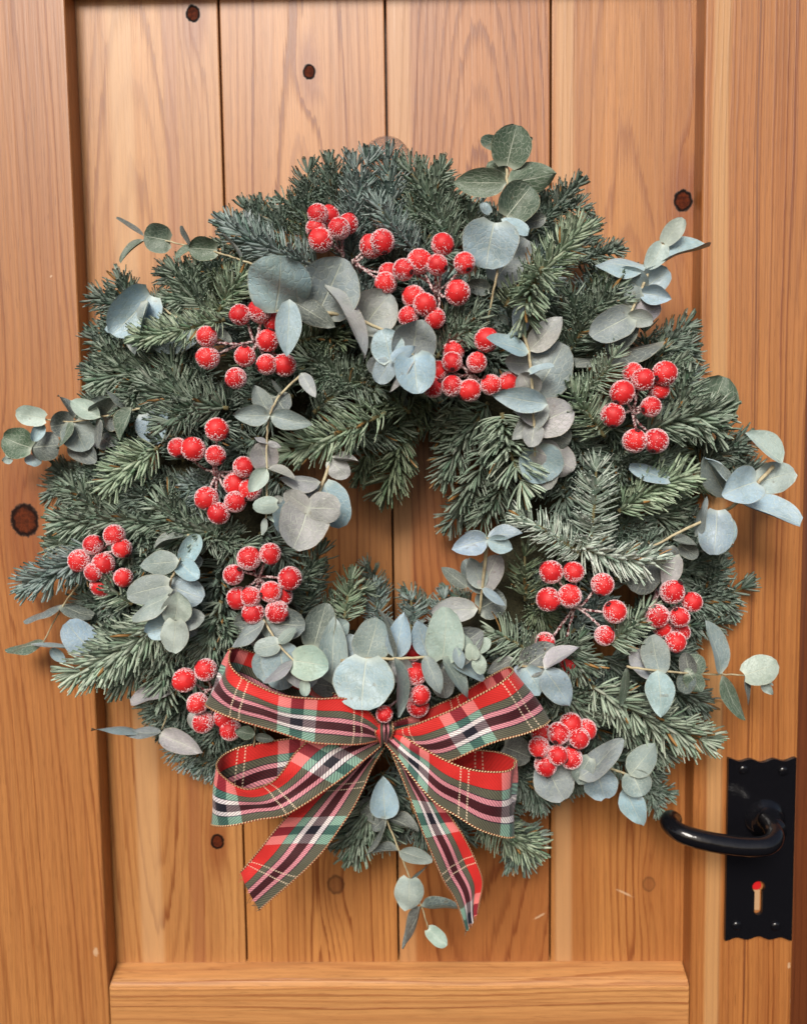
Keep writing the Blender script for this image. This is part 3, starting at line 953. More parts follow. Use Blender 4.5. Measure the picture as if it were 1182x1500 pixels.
def leaf(parent, bx, by, tx, ty, w, tint, depth, tilt=None, name='leaf'):
    L2 = math.hypot(tx - bx, ty - by)
    sc = (D0 - depth) / F_PX                    # metres per photo pixel at this depth
    ratio = w / max(L2, 1)
    roll = 0.0
    true_w = w
    if ratio < 0.42:                            # seen edge-on: the blade is turned about its midrib
        true_w = min(0.62 * L2, w * 3.2)
        roll = math.acos(max(0.12, w / true_w)) * random.choice((-1, 1))
    dz = L2 * random.uniform(-0.12, 0.30) if tilt is None else tilt
    if ratio > 1.02:                            # foreshortened along the midrib
        dz += math.sqrt(max(0, (w * 1.05) ** 2 - L2 ** 2)) * random.choice((1, 1, -0.4)) * 0.8
    B = P(bx, by, depth)
    T = P(tx, ty, depth + dz * sc)
    A = T - B
    L = A.length
    A.normalize()
    view = (CAM - (B + T) / 2).normalized()
    N = (view - A * view.dot(A)).normalized()
    Na, Nb = Matrix.Rotation(roll, 3, A) @ N, Matrix.Rotation(-roll, 3, A) @ N
    N = Na if Na.z > Nb.z else Nb          # blades show their upper face to the sky
    S = A.cross(N).normalized()
    W = true_w * sc * 0.53
    bendL = random.uniform(-0.24, 0.12) if w < 40 else random.uniform(-0.13, 0.05)
    cup = random.choice((random.uniform(-0.3, -0.1), random.uniform(0.12, 0.6), random.uniform(0.12, 0.6)))
    twist = random.uniform(-0.45, 0.45) * (1 if w < 40 else 0.6)
    wav = random.uniform(0.01, 0.09)
    fold = random.uniform(-0.06, 0.22)
    ph = random.uniform(0, 6.28)
    asym = random.uniform(-0.06, 0.06)
    NA, NC = 11, 8
    long_leaf = L / (2 * W) > 1.5
    V, U = [], []
    for i in range(NA + 1):
        v = i / NA
        if long_leaf:
            pr = (math.sin(math.pi * min(1, v ** 0.82)) ** 0.72) if 0 < v < 1 else 0.0
        else:
            vv = 0.03 + v * 0.955
            pr = (max(0.0, 1 - (2 * vv - 1) ** 2)) ** 0.46 * (1.06 - 0.16 * v)
        pr *= 1 + 0.03 * math.sin(v * 9 + ph) + random.uniform(-.012, .012)
        pr = max(pr, 0.012)
        for k in range(NC + 1):
            u = k / NC * 2 - 1
            # the rounded base runs a little behind the attachment
            lobe = -0.07 * (abs(u) ** 1.6) * (1 - v) ** 3 if not long_leaf else 0
            x = u * W * pr + asym * W * math.sin(math.pi * v)
            y = (v + lobe) * L
            z = cup * W * (u * u) * pr + fold * W * abs(u) * pr + bendL * L * (v ** 2) + wav * W * math.sin(ph + v * 8 + u * 2) + twist * W * u * v * 0.6
            V.append(B + S * x + A * y + N * z)
            U.append((k / NC, v))
    Fc = []
    for i in range(NA):
        for k in range(NC):
            a = i * (NC + 1) + k
            Fc.append((a, a + 1, a + NC + 2, a + NC + 1))
    c = np.array(lin(LT[tint])) * random.uniform(0.86, 1.12) * (1 + np.array([random.uniform(-.05, .05) for _ in range(3)]))
    return mesh_obj(name, V, Fc, M_leaf, parent, uv=U, cols=np.tile(np.array([*c, 1.0]), (len(V), 1)))


# each sprig: stem [(px, py, depth)...], stem radius in mm, leaves [(base x, y, tip x, y, apparent width, tint [, depth])]
EU = [
    ([(385, 392, .085), (352, 381, .078), (315, 369, .066), (250, 354, .056), (212, 349, .05)], .8,
     [(250, 353, 211, 346, 40, 'o', .054), (211, 346, 172, 317, 6, 'd', .05), (213, 352, 172, 378, 6, 'o', .05), (318, 366, 278, 364, 32, 'o', .066), (280, 360, 264, 332, 6, 'd', .064), (281, 363, 259, 377, 10, 'o', .064), (353, 379, 331, 339, 6, 'd', .076)]),
    ([(300, 488, .065), (255, 462, .066), (220, 438, .066)], 1.1,
     [(220, 432, 165, 490, 60, 'b', .068), (216, 440, 200, 523, 30, 'g', .07), (290, 478, 224, 508, 45, 'b', .066), (300, 482, 340, 492, 12, 'd', .08)]),
    ([(402, 455, .104), (447, 456, .100), (490, 460, .098), (530, 470, .096), (575, 492, .094), (606, 522, .104)], 1.6,
     [(403, 457, 412, 375, 86, 'b', .104), (424, 438, 420, 522, 36, 'b', .112), (468, 455, 502, 381, 84, 'g', .096), (476, 418, 552, 505, 20, 'm', .110), (532, 480, 572, 430, 62, 'm', .088),
      (604, 524, 612, 468, 62, 'g', .1), (572, 530, 560, 482, 46, 'b', .108), (570, 528, 553, 561, 32, 'b', .108), (571, 529, 608, 507, 20, 'b', .112), (606, 520, 612, 576, 58, 'b', .108), (602, 525, 563, 568, 14, 'm', .106)]),
    ([(742, 232, .052), (742, 268, .056), (739, 318, .066), (730, 385, .088), (722, 430, .088), (714, 472, .08)], 1.2,
     [(742, 243, 757, 183, 54, 'o', .056), (736, 214, 705, 204, 20, 'o', .05), (768, 206, 780, 203, 8, 'o', .048), (742, 256, 713, 241, 22, 'o', .052), (742, 268, 664, 268, 38, 'o', .058), (742, 268, 815, 254, 44, 'o', .056), (741, 318, 778, 273, 54, 'o', .068),
      (718, 312, 704, 298, 13, 'b', .064), (800, 318, 764, 330, 20, 'd', .064), (724, 326, 712, 393, 78, 'b', .096, 6), (735, 326, 775, 336, 16, 'b', .084), (724, 412, 772, 352, 60, 'g', .074, -14), (716, 424, 685, 416, 22, 'd', .078), (714, 470, 735, 490, 40, 'd', .074)]),
    ([(765, 489, .100), (774, 515, .102), (780, 577, .104), (782, 625, .102), (783, 668, .098)], 1.3,
     [(763, 485, 760, 447, 24, 'b', .096), (763, 491, 741, 491, 7, 'b', .100), (774, 516, 711, 496, 24, 'b', .106), (774, 514, 823, 464, 36, 'm', .098), (778, 532, 741, 530, 32, 'm', .098), (782, 578, 826, 503, 66, 'g', .098), (780, 577, 762, 546, 36, 'm', .1),
      (776, 547, 811, 535, 10, 'b', .110), (802, 592, 724, 578, 34, 'b', .108), (783, 625, 838, 598, 54, 'm', .098), (782, 625, 778, 653, 30, 'm', .102), (782, 624, 749, 605, 14, 'm', .102), (783, 660, 842, 688, 52, 'm', .092), (784, 656, 800, 706, 62, 'b', .090)]),
    ([(973, 354, .064), (951, 397, .070), (939, 424, .074), (921, 463, .082), (905, 500, .075)], 1.3,
     [(972, 356, 1001, 320, 26, 'p', .066), (970, 358, 949, 393, 28, 'p', .074), (962, 388, 1035, 345, 27, 'b', .068), (946, 388, 869, 386, 24, 'b', .070), (940, 424, 904, 397, 38, 'b', .070), (940, 425, 979, 396, 38, 'b', .066), (936, 428, 983, 438, 26, 'b', .076), (940, 428, 913, 437, 24, 'g', .078),
      (921, 464, 904, 430, 28, 'm', .078), (921, 464, 970, 448, 32, 'm', .076), (922, 463, 864, 494, 46, 'g', .086), (920, 464, 956, 470, 24, 'm', .086), (975, 498, 845, 546, 14, 'd', .072)]),
    ([(1132, 684, .062), (1106, 710, .066), (1076, 739, .07), (1053, 752, .074), (1000, 777, .08), (952, 803, .08)], 1.5,
     [(1146, 678, 1092, 634, 26, 'p', .062), (1107, 708, 1168, 690, 44, 'p', .060), (1106, 706, 1064, 722, 52, 'b', .072), (1086, 736, 1173, 766, 26, 'b', .064), (1064, 730, 1030, 668, 38, 'g', .068), (1064, 706, 1036, 668, 12, 'b', .074), (1050, 748, 1045, 811, 48, 'b', .080), (1055, 755, 1074, 796, 28, 'b', .072), (1052, 750, 1070, 766, 14, 'g', .072),
      (1018, 786, 1022, 727, 14, 'g', .074), (985, 791, 1025, 796, 14, 'd', .078), (980, 800, 984, 826, 24, 'd', .076), (995, 798, 1022, 815, 22, 'd', .072), (994, 812, 972, 864, 27, 'm', .084), (952, 822, 930, 868, 46, 'd', .078), (978, 702, 921, 684, 20, 'b', .084)]),
    ([(1010, 640, .05), (1030, 618, .045)], 1.0, [(1028, 622, 1060, 552, 64, 'o', .05)]),
    ([(917, 976, .094), (965, 983, .092), (1010, 986, .084), (1056, 988, .074), (1090, 989, .066), (1124, 1000, .06)], .9,
     [(965, 984, 954, 930, 40, 'g', .092), (963, 981, 968, 1052, 40, 'b', .098), (1009, 986, 1003, 957, 24, 'd', .084), (1009, 986, 1000, 1016, 26, 'd', .084), (1009, 986, 1026, 960, 30, 'o', .086), (1009, 986, 1026, 1014, 28, 'o', .086), (1055, 987, 1048, 911, 21, 'g', .076), (1056, 989, 1083, 1056, 20, 'o', .076),
      (1090, 989, 1139, 972, 42, 'p', .068), (1090, 992, 1099, 1033, 9, 'd', .066), (1114, 998, 1131, 1018, 13, 'p', .062), (1120, 998, 1133, 1002, 5, 'p', .062), (917, 978, 918, 1035, 12, 'o', .092)]),
    ([(830, 1105, .082), (848, 1110, .084), (885, 1122, .08), (922, 1136, .074)], 1.4,
     [(800, 1118, 826, 1173, 58, 'g', .074), (848, 1141, 917, 1088, 36, 'g', .088), (864, 1110, 843, 1148, 30, 'g', .086), (872, 1126, 886, 1171, 48, 'b', .076), (922, 1136, 960, 1089, 38, 'g', .078), (924, 1132, 940, 1166, 42, 'g', .076), (914, 1152, 942, 1211, 36, 'b', .074)]),
    ([(500, 968, .104), (536, 966, .108), (580, 965, .112), (625, 963, .112), (655, 961, .110), (690, 957, .108)], 1.2,
     [(537, 964, 530, 1040, 86, 'b', .118), (537, 964, 553, 907, 54, 'g', .104), (578, 964, 592, 900, 36, 'b', .108), (577, 964, 564, 891, 12, 'd', .110), (578, 964, 598, 1048, 18, 'g', .120), (580, 966, 601, 996, 28, 'm', .104), (626, 962, 611, 907, 32, 'b', .106), (648, 966, 653, 891, 54, 'p', .112), (622, 960, 646, 1017, 26, 'g', .116), (648, 962, 690, 1026, 28, 'g', .116), (668, 947, 676, 981, 17, 'b', .116),
      (690, 958, 680, 930, 15, 'p', .112), (700, 953, 717, 936, 19, 'p', .112), (692, 966, 690, 945, 21, 'p', .116), (698, 960, 706, 989, 21, 'p', .114), (645, 980, 652, 1022, 34, 'd', .096)]),
    ([(380, 898, .090), (389, 912, .100), (409, 945, .108), (431, 969, .114), (446, 998, .118)], 1.0,
     [(389, 911, 337, 946, 24, 'g', .104), (389, 911, 448, 916, 50, 'd', .096), (385, 906, 345, 924, 46, 'd', .088), (390, 925, 362, 940, 24, 'b', .088), (408, 943, 373, 951, 28, 'g', .110), (408, 943, 433, 920, 17, 'g', .110), (410, 946, 416, 1009, 58, 'b', .106), (430, 968, 480, 976, 50, 'p', .118), (430, 968, 386, 1004, 16, 'm', .118), (446, 997, 447, 1020, 16, 'p', .120),
      (460, 946, 478, 884, 46, 'd', .094), (486, 1002, 490, 903, 44, 'g', .102), (500, 966, 516, 929, 26, 'b', .096), (455, 1000, 505, 1010, 32, 'd', .092)]),
    ([(442, 549, .100), (411, 578, .104), (396, 608, .108), (391, 649, .110), (392, 725, .110), (390, 760, .108)], .9,
     [(441, 546, 463, 583, 19, 'm', .102), (412, 576, 398, 554, 8, 'd', .104), (404, 580, 419, 603, 36, 'd', .098), (396, 609, 342, 607, 29, 'g', .110), (397, 609, 454, 622, 28, 'g', .110), (391, 648, 373, 640, 8, 'm', .110), (391, 648, 412, 655, 10, 'm', .110), (391, 684, 380, 648, 40, 'm', .104), (391, 686, 365, 721, 25, 'p', .114), (392, 686, 435, 698, 12, 'm', .112), (406, 738, 371, 742, 25, 'p', .114), (403, 735, 413, 728, 12, 'm', .11), (390, 758, 385, 784, 9, 'p', .108), (390, 758, 402, 763, 5, 'p', .108)]),
    ([(488, 668, .088), (469, 717, .098), (451, 744, .104)], 1.4,
     [(451, 742, 430, 802, 70, 'm', .106, 14), (452, 744, 496, 746, 46, 'm', .110), (452, 745, 417, 721, 28, 'm', .110), (474, 710, 502, 772, 48, 'b', .096), (470, 706, 408, 702, 24, 'm', .102), (484, 674, 510, 699, 30, 'm', .092), (487, 671, 527, 676, 11, 'm', .092)]),
    ([(205, 598, .066), (183, 605, .064), (149, 611, .060), (108, 618, .056), (66, 614, .054)], .9,
     [(67, 613, 24, 605, 29, 'p', .056), (148, 611, 100, 584, 27, 'p', .064), (108, 612, 90, 576, 15, 'd', .056), (150, 612, 172, 587, 44, 'd', .054), (146, 613, 141, 657, 11, 'd', .062), (194, 596, 171, 649, 22, 'o', .07), (186, 597, 162, 566, 11, 'd', .064), (108, 618, 126, 660, 46, 'g', .056), (108, 620, 74, 625, 38, 'd', .052), (107, 618, 84, 657, 15, 'o', .060),
      (62, 622, 49, 646, 17, 'b', .054), (108, 652, 142, 676, 32, 'd', .048), (150, 640, 168, 656, 28, 'd', .05), (214, 606, 236, 648, 46, 'b', .068), (246, 600, 237, 642, 12, 'b', .074)]),
    ([(110, 640, .046), (75, 652, .046), (46, 656, .044), (18, 672, .042)], .8,
     [(47, 656, 5, 640, 44, 'o', .048), (47, 655, 84, 652, 42, 'd', .046), (50, 666, 48, 683, 22, 'b', .042), (20, 672, 2, 676, 12, 'p', .042), (18, 670, 8, 664, 7, 'p', .042)]),
    ([(277, 782, .090), (262, 823, .096), (249, 857, .100), (250, 885, .102), (257, 908, .104)], 1.0,
     [(270, 822, 291, 783, 29, 'b', .094), (276, 785, 227, 804, 14, 'd', .090), (263, 822, 202, 828, 35, 'g', .100), (263, 823, 290, 850, 29, 'b', .094), (248, 857, 185, 873, 41, 'g', .104), (249, 857, 298, 877, 43, 'b', .096), (246, 872, 190, 903, 25, 'g', .108), (257, 908, 262, 869, 41, 'p', .106), (258, 907, 298, 906, 33, 'g', .100), (257, 909, 253, 957, 39, 'p', .110)]),
    ([(120, 850, .05), (91, 890, .046), (64, 941, .042)], .8,
     [(92, 887, 32, 904, 10, 'd', .046), (92, 888, 136, 906, 17, 'd', .046), (66, 942, 9, 955, 16, 'o', .042), (46, 943, 113, 953, 11, 'b', .046), (134, 952, 98, 912, 46, 'b', .056), (74, 950, 98, 971, 15, 'b', .044)]),
    ([(266, 998, .07), (258, 1016, .066), (237, 1068, .056)], 1.0,
     [(259, 1009, 189, 1017, 25, 'm', .068), (202, 1072, 138, 1057, 14, 'b', .054), (237, 1073, 182, 1075, 15, 'g', .056), (234, 1075, 298, 1102, 32, 'm', .056)]),
    ([(374, 1062, .09), (372, 1094, .09)], .7, [(374, 1076, 344, 1071, 19, 'o', .094), (374, 1079, 402, 1084, 13, 'd', .09), (290, 1066, 279, 1044, 19, 'm', .07)]),
    ([(556, 1168, .07), (565, 1196, .072), (585, 1247, .07), (601, 1288, .066), (617, 1328, .062), (628, 1362, .058)], .9,
     [(564, 1200, 561, 1141, 42, 'b', .078), (562, 1200, 529, 1174, 32, 'd', .068), (562, 1200, 545, 1216, 18, 'd', .07), (567, 1200, 614, 1211, 17, 'd', .074), (566, 1200, 541, 1256, 7, 'd', .074), (584, 1246, 545, 1245, 12, 'd', .07), (584, 1247, 633, 1263, 21, 'g', .072), (601, 1288, 627, 1267, 5, 'd', .066), (600, 1287, 598, 1335, 43, 'p', .07), (617, 1327, 676, 1336, 15, 'd', .064), (616, 1328, 594, 1391, 14, 'd', .064), (627, 1361, 653, 1386, 23, 'p', .06)]),
    ([(714, 788, .100), (708, 845, .092), (702, 898, .084)], 1.5,
     [(714, 791, 662, 805, 34, 'b', .104), (713, 791, 752, 804, 26, 'b', .106), (713, 788, 763, 776, 19, 'b', .098), (713, 788, 681, 780, 15, 'b', .098), (706, 863, 688, 816, 29, 'g', .090), (708, 863, 730, 813, 36, 'm', .090), (684, 861, 646, 831, 21, 'd', .086), (706, 862, 741, 886, 14, 'b', .096), (700, 892, 629, 896, 36, 'm', .08), (702, 892, 739, 874, 46, 'd', .08)]),
    ([(760, 976, .092), (800, 978, .104)], 1.0,
     [(797, 980, 841, 941, 23, 'm', .106), (797, 980, 836, 1037, 43, 'b', .108), (768, 978, 812, 948, 42, 'd', .094), (770, 978, 792, 1013, 36, 'b', .1), (752, 964, 714, 986, 21, 'd', .09), (738, 1094, 778, 1110, 42, 'd', .078)]),
]
EU_LABEL = {0: 'thin sprig with small dark leaves reaching past the upper left edge', 3: 'upright sprig with dark leaves above the top right', 6: 'pale blue sprig sticking out at the right', 8: 'thin horizontal sprig reaching right above the door handle', 20: 'thin sprig hanging below the bow'}
rb = random.Random(21)
for si, (stem, rmm, lv) in enumerate(EU):
    path = catmull([P(*s) for s in stem], 6)
    path = path + rng.normal(0, 0.00018, path.shape)
    V, Fc, U = tube(path, np.linspace(rmm, rmm * 0.6, len(path)) * 0.00088, 7)
    so = mesh_obj('eucalyptus_sprig', V, Fc, M_stem, wreath, label=EU_LABEL.get(si))
    for l in lv:
        leaf(so, *l)
    for l in lv:      # the paired leaf behind, as eucalyptus leaves sit in opposite pairs
        x_, y_ = l[2], l[3]
        if l[4] > 26 and math.hypot(x_ - RC[0], y_ - RC[1]) < 440 and math.hypot(x_ - 585, y_ - 780) > 130 and rb.random() < 0.5:
            an = R(rb.uniform(32, 62)) * rb.choice((-1, 1))
            dx, dy = (x_ - l[0]) * .92, (y_ - l[1]) * .92
            leaf(so, l[0], l[1], l[0] + dx * math.cos(an) - dy * math.sin(an), l[1] + dx * math.sin(an) + dy * math.cos(an), l[4] * .92, rb.choice('gdmb'), l[6] - .008)

# ---- frosted berries
BR = 0.0068


def berry_mesh(seed, grains):
    """local +Z: the thinly sugared side, standing in for light that clears the middle; the dark dried end sits off to one side"""
    rs = random.Random(seed)
    bm = bmesh.new()
    bmesh.ops.create_uvsphere(bm, u_segments=22, v_segments=16, radius=BR)
    ea = math.radians(rs.uniform(62, 80))
    end = Vector((math.sin(ea), 0, math.cos(ea)))
    for v in bm.verts:
        n = v.co.normalized()
        k = max(0.0, n.dot(end))
        v.co += n * (rs.uniform(-.00008, .00008) + 0.0007 * k ** 6)
    nf = len(bm.faces)
    s1 = end.orthogonal().normalized()
    s2 = end.cross(s1)
    for k in range(5):
        a = 2 * math.pi * k / 5
        bmesh.ops.create_icosphere(bm, subdivisions=1, radius=.0008, matrix=Matrix.Translation(end * (BR + .0005) + s1 * .0011 * math.cos(a) + s2 * .0011 * math.sin(a)))
    nf2 = len(bm.faces)
    for k in range(grains):
        z = rs.uniform(-1, 1)
        a = rs.uniform(0, 2 * math.pi)
        q = math.sqrt(1 - z * z)
        n = Vector((q * math.cos(a), q * math.sin(a), z))
        ang = math.degrees(math.acos(z))
        t = min(1, max(0, (ang - 28) / 36))
        p = 0.13 + 0.87 * t * t * (3 - 2 * t)  # grains thinned towards the viewer side: the light-washed middle is built into their layout
        if n.dot(end) > 0.88:
            p = max(p, 0.75)
        if rs.random() > p:
            continue
        c = n * (BR + .00008)
        s = rs.uniform(.00022, .00046) * (1.0 if t > 0.3 else 0.7)
        mt = Matrix.Translation(c) @ Matrix.Rotation(rs.uniform(0, 6), 4, Vector((rs.random(), rs.random(), rs.random() + .1)).normalized()) @ Matrix.Scale(s, 4)
        pts = [mt @ Vector(p_) for p_ in ((1, 0, 0), (-1, 0, 0), (0, 1, 0), (0, -1, 0), (0, 0, 1), (0, 0, -1))]
        vs = [bm.verts.new(p_) for p_ in pts]
        for f in ((0, 2, 4), (2, 1, 4), (1, 3, 4), (3, 0, 4), (2, 0, 5), (1, 2, 5), (3, 1, 5), (0, 3, 5)):
            bm.faces.new([vs[i] for i in f])
    bm.faces.ensure_lookup_table()
    for i, f in enumerate(bm.faces):
        f.smooth = i < nf
        f.material_index = 0 if i < nf else (2 if i < nf2 else 1)
    me = bpy.data.meshes.new('berry')
    bm.to_mesh(me)
    bm.free()
    for m in (M_berry, M_frost, M_bend):
        me.materials.append(m)
    return me


BM = [berry_mesh(s, g) for s, g in ((1, 1200), (2, 700), (3, 1500), (4, 950), (5, 1250), (6, 560))]
# sprays: node (px, py), berries (px, py, back offset in mm)
BE = [
    ((502, 372), .085, [(466, 314, 3), (482, 317, 9), (463, 335, 5), (470, 352, 0), (497, 335, 0), (510, 328, 8)]),
    ((518, 382), .085, [(544, 361, 6), (560, 354, 0)]),
    ((642, 427), .098, [(648, 358, 2), (614, 383, 4), (640, 388, 0), (680, 385, 0), (591, 395, 0), (670, 429, 0), (606, 435, 5), (622, 446, -2), (598, 464, 3), (637, 466, 0)]),
    ((524, 388), .090, [(569, 400, 6), (565, 415, 0)]),
    ((375, 500), .100, [(352, 461, 2), (381, 456, 2), (401, 470, 8), (303, 493, 0), (305, 524, 3), (359, 522, 0), (346, 554, 0), (392, 499, 3), (391, 534, 0), (417, 535, 4)]),
    ((690, 547), .098, [(712, 498, 0), (664, 515, 8), (662, 530, 0), (698, 531, 0), (642, 543, 8), (635, 568, 4), (662, 566, 0), (688, 572, 0), (719, 564, 2), (745, 560, 3)]),
    ((925, 600), .096, [(926, 546, 8), (941, 556, 0), (973, 547, 2), (965, 571, 8), (911, 575, 0), (953, 596, 0), (897, 608, 0), (929, 646, 0), (960, 646, 2)]),
    ((318, 692), .100, [(318, 629, 0), (261, 656, 4), (284, 658, 0), (316, 667, 0), (357, 684, 0), (345, 709, 9), (367, 717, 4), (303, 730, 2), (345, 735, 0), (321, 752, 0)]),
    ((142, 812), .074, [(168, 784, 0), (137, 798, 4), (179, 803, 0), (117, 821, 4), (152, 826, 3), (139, 838, 0), (181, 846, 0), (150, 857, 6)]),
    ((380, 845), .100, [(365, 818, 0), (396, 811, 0), (342, 842, 0), (425, 847, 2), (397, 867, 0), (413, 873, 8), (349, 876, 7), (368, 874, 0), (371, 898, 2), (406, 896, 0)]),
    ((842, 888), .100, [(807, 838, 0), (840, 838, 0), (882, 856, 0), (803, 878, 0), (834, 873, 0), (900, 896, 0), (885, 931, 0), (798, 940, 10), (830, 972, 14)]),
    ((958, 882), .088, [(984, 867, 0), (1013, 882, 3), (962, 902, 0), (995, 904, -2), (970, 920, 8), (996, 926, 8), (989, 940, 0)]),
    ((312, 1010), .092, [(302, 981, 0), (271, 996, 0), (290, 1030, 2), (298, 1058, 6), (330, 1050, 10), (338, 1069, 6)]),
    ((600, 1000), .104, [(563, 1046, -15), (609, 987, 4), (616, 1018, 0), (604, 954, 10), (612, 1034, 8)]),
    ((822, 1092), .088, [(836, 1060, 5), (818, 1074, 0), (848, 1081, 0), (858, 1068, 8), (789, 1094, 0), (816, 1106, -2), (836, 1110, 4), (799, 1120, 3), (793, 1074, 10)]),
]
bi = 0
for (nx, ny), dep, bs in BE:
    V, Fc = [], []
    node = np.array(P(nx, ny, dep - 0.010))

    def add(path, r):
        v, f, u = tube(path, r, 6)
        b = len(V)
        V.extend(v)
        Fc.extend(tuple(i + b for i in q) for q in f)
    root = node + np.array((random.uniform(-.006, .006), .022, random.uniform(-.006, .006)))
    stalk = catmull([root, (root + node) / 2 + rng.normal(0, .001, 3), node], 6)
    add(stalk, .0016)
    cs = []
    for (bx, by, off) in bs:
        c = np.array(P(bx, by, dep - off * 0.001))
        ax = c - node
        dist = np.linalg.norm(ax)
        ax = ax / dist + np.array((0, -0.35, 0)) + rng.normal(0, .25, 3)
        ax /= np.linalg.norm(ax)
        st = c - ax * BR * 0.98
        m_ = (node + st) / 2 + np.array((0, random.uniform(-.004, .003), random.uniform(-.004, .001))) - ax * .002
        pth = catmull([node, m_, st], 7)
        add(pth, np.array([.00072 + .00022 * math.sin(i * 2.4) + random.uniform(0, .0003) for i in range(len(pth))]))
        cs.append((c, ax))
    sp = mesh_obj('berry_spray', V, Fc, M_wire, wreath)
    for c, ax in cs:
        o = link('berry', BM[(bi * 5 + bi // 6) % 6], sp)
        bi += 1
        q = (Vector((0, -1, 0.1)) + Vector(ax) * 0.22 + Vector([random.uniform(-.28, .28) for _ in range(3)])).to_track_quat('Z', 'Y')
        s = random.uniform(.88, 1.10) * (0.82 if bi == 100 else 1.0)
        o.matrix_world = Matrix.Translation(Vector(c)) @ q.to_matrix().to_4x4() @ Matrix.Rotation(random.uniform(0, 6), 4, 'Z') @ Matrix.Scale(s, 4)

# ---- tartan bow
RW = 0.038


def ribbon(name, secs, u0, parent, wr=1.0, label=None):
    """secs: (top px, py, depth, bottom px, py, depth); the red selvedge is the top"""
    T = catmull([P(s[0], s[1], s[2]) for s in secs], 9)
    B = catmull([P(s[3], s[4], s[5]) for s in secs], 9)
    n = len(T)
    NC = 10
    V, U = [], []
    mid = (T + B) / 2
    sl = np.concatenate([[0], np.cumsum(np.linalg.norm(np.diff(mid, axis=0), axis=1))]) / RW
    sl = sl + 0.83 + 0.0 - np.interp(u0 * 9, np.arange(n), sl) + 1.9 * 8
    tan = np.gradient(mid, axis=0)
    ph = random.uniform(0, 6)
    for i in range(n):
        ac = B[i] - T[i]
        nr = np.cross(tan[i], ac)
        nr /= np.linalg.norm(nr) + 1e-12
        if nr[1] > 0:
            nr = -nr
        wl_ = np.linalg.norm(ac)
        for k in range(NC + 1):
            v = k / NC
            wv = wr * 1.5 * (0.0011 * math.sin(sl[i] * 3.1 + ph + v * 2.2) + 0.0006 * math.sin(sl[i] * 7.3 + ph * 2 - v * 4.0)) * math.sin(math.pi * (0.15 + 0.7 * v))
            pinch = max(0.0, 1 - wl_ / 0.03)
            wv += pinch * 0.0022 * math.sin(v * 15 + ph)
            V.append(T[i] + ac * v + nr * wv)
            U.append((sl[i], min(0.999, max(0.001, v))))
    Fc = [(i * (NC + 1) + k, i * (NC + 1) + k + 1, (i + 1) * (NC + 1) + k + 1, (i + 1) * (NC + 1) + k) for i in range(n - 1) for k in range(NC)]
    mi = [0] * len(Fc)
    for e in (0, NC):
        path = [V[i * (NC + 1) + e] for i in range(n)]
        path = catmull(path, 2)
        v, f, u = tube(path, 0.00055, 6)
        b = len(V)
        V.extend(v)
        U.extend(u)
        Fc.extend(tuple(j + b for j in q) for q in f)
        mi.extend([1] * len(f))
    if name == 'tail':      # frayed cut end
        for k in range(26):
            v0 = (k + random.random()) / 26
            p0 = T[-1] + (B[-1] - T[-1]) * v0
            dr = tan[-1] / np.linalg.norm(tan[-1]) + rng.normal(0, .35, 3)
            ln = random.uniform(.0008, .0032)
            v, f, u = tube([p0 - dr * .0004, p0 + dr * ln * .5, p0 + dr * ln + rng.normal(0, .0004, 3)], .00012, 4)
            b = len(V)
            V.extend(v)
            U.extend([(sl[-1], min(.999, v0))] * len(v))
            Fc.extend(tuple(j + b for j in q) for q in f)
            mi.extend([0] * len(f))
    return mesh_obj(name, V, Fc, [M_ribbon, M_cord], parent, uv=U, mat_idx=mi, label=label)


def S(*r):
    return r


knot = ribbon('bow', [S(556, 1056, .098, 572, 1054, .098), S(552, 1060, .112, 574, 1058, .112), S(550, 1072, .118, 576, 1070, .118), S(554, 1086, .112, 572, 1088, .112), S(556, 1092, .1, 572, 1092, .1)], 8.0, wreath, 1.0, 'tartan ribbon bow in red, green, pink and maroon with gold edges')
ribbon('loop', [S(556, 1062, .096, 556, 1086, .096), S(505, 1025, .090, 500, 1080, .090), S(440, 990, .088, 425, 1066, .088), S(388, 962, .090, 362, 1040, .090), S(353, 950, .098, 320, 1024, .098), S(336, 954, .110, 303, 1030, .108),
                S(336, 972, .121, 310, 1038, .120), S(352, 991, .128, 334, 1049, .127), S(384, 1007, .131, 376, 1063, .131), S(422, 1020, .132, 418, 1077, .132), S(465, 1024, .130, 460, 1088, .130), S(505, 1024, .127, 500, 1090, .127), S(537, 1039, .121, 532, 1089, .121), S(561, 1070, .112, 557, 1086, .112)], 9.35, knot)
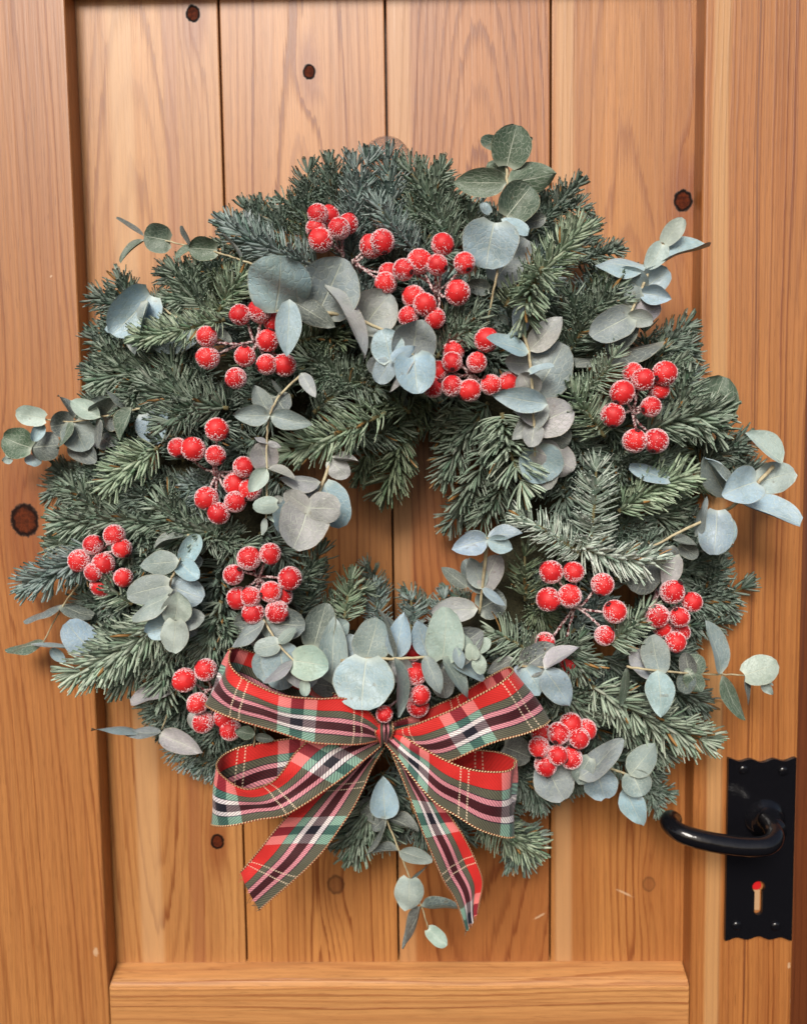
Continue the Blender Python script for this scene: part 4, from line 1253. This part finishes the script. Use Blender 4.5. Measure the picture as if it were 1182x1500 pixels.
ribbon('loop', [S(552, 1078, .092, 552, 1096, .092), S(490, 1080, .086, 495, 1125, .086), S(432, 1081, .086, 432, 1150, .086), S(368, 1091, .089, 362, 1178, .089), S(335, 1103, .096, 322, 1198, .096), S(319, 1116, .107, 311, 1207, .106),
                S(321, 1131, .116, 322, 1210, .115), S(338, 1145, .121, 345, 1208, .120), S(360, 1154, .123, 378, 1202, .122), S(381, 1153, .123, 413, 1196, .122), S(401, 1144, .122, 444, 1179, .121), S(417, 1126, .120, 474, 1159, .119), S(433, 1103, .117, 503, 1138, .116), S(460, 1082, .113, 528, 1118, .113), S(510, 1072, .109, 548, 1102, .109), S(556, 1076, .106, 564, 1087, .106)], 12.4, knot)
ribbon('loop', [S(570, 1062, .094, 573, 1084, .094), S(610, 1046, .088, 616, 1085, .088), S(673, 1017, .088, 692, 1082, .088), S(719, 990, .090, 762, 1066, .090), S(743, 978, .098, 796, 1058, .098), S(751, 982, .108, 804, 1056, .106),
                S(742, 992, .118, 795, 1064, .116), S(724, 1006, .124, 770, 1075, .122), S(692, 1024, .127, 729, 1085, .126), S(654, 1044, .126, 692, 1099, .126), S(616, 1058, .122, 645, 1116, .122), S(588, 1067, .116, 602, 1102, .116), S(566, 1074, .109, 570, 1088, .109)], 8.7, knot)
ribbon('loop', [S(572, 1076, .090, 575, 1098, .090), S(636, 1098, .086, 628, 1160, .086), S(690, 1098, .086, 690, 1195, .086), S(726, 1101, .092, 731, 1217, .092), S(750, 1111, .101, 748, 1226, .100), S(755, 1122, .111, 750, 1226, .110),
                S(740, 1130, .118, 737, 1226, .117), S(708, 1130, .123, 705, 1216, .122), S(675, 1122, .125, 672, 1198, .124), S(642, 1109, .125, 640, 1178, .124), S(610, 1092, .122, 607, 1141, .121), S(585, 1077, .116, 583, 1106, .116), S(566, 1067, .108, 567, 1085, .108)], 10.1, knot)
ribbon('tail', [S(550, 1092, .100, 566, 1090, .100), S(512, 1120, .098, 546, 1122, .098), S(462, 1158, .099, 534, 1150, .099), S(432, 1184, .100, 517, 1184, .101), S(402, 1218, .101, 497, 1214, .103), S(380, 1246, .100, 472, 1248, .102), S(365, 1264, .098, 432, 1287, .100), S(353, 1277, .096, 379, 1334, .097)], 4.05, knot)
ribbon('tail', [S(580, 1082, .100, 568, 1086, .100), S(612, 1124, .100, 581, 1120, .104), S(640, 1168, .101, 597, 1160, .107), S(662, 1200, .102, 613, 1204, .109), S(681, 1230, .102, 632, 1248, .110), S(696, 1260, .101, 650, 1290, .108), S(707, 1295, .099, 667, 1318, .104), S(697, 1336, .097, 682, 1364, .100)], 2.9, knot)
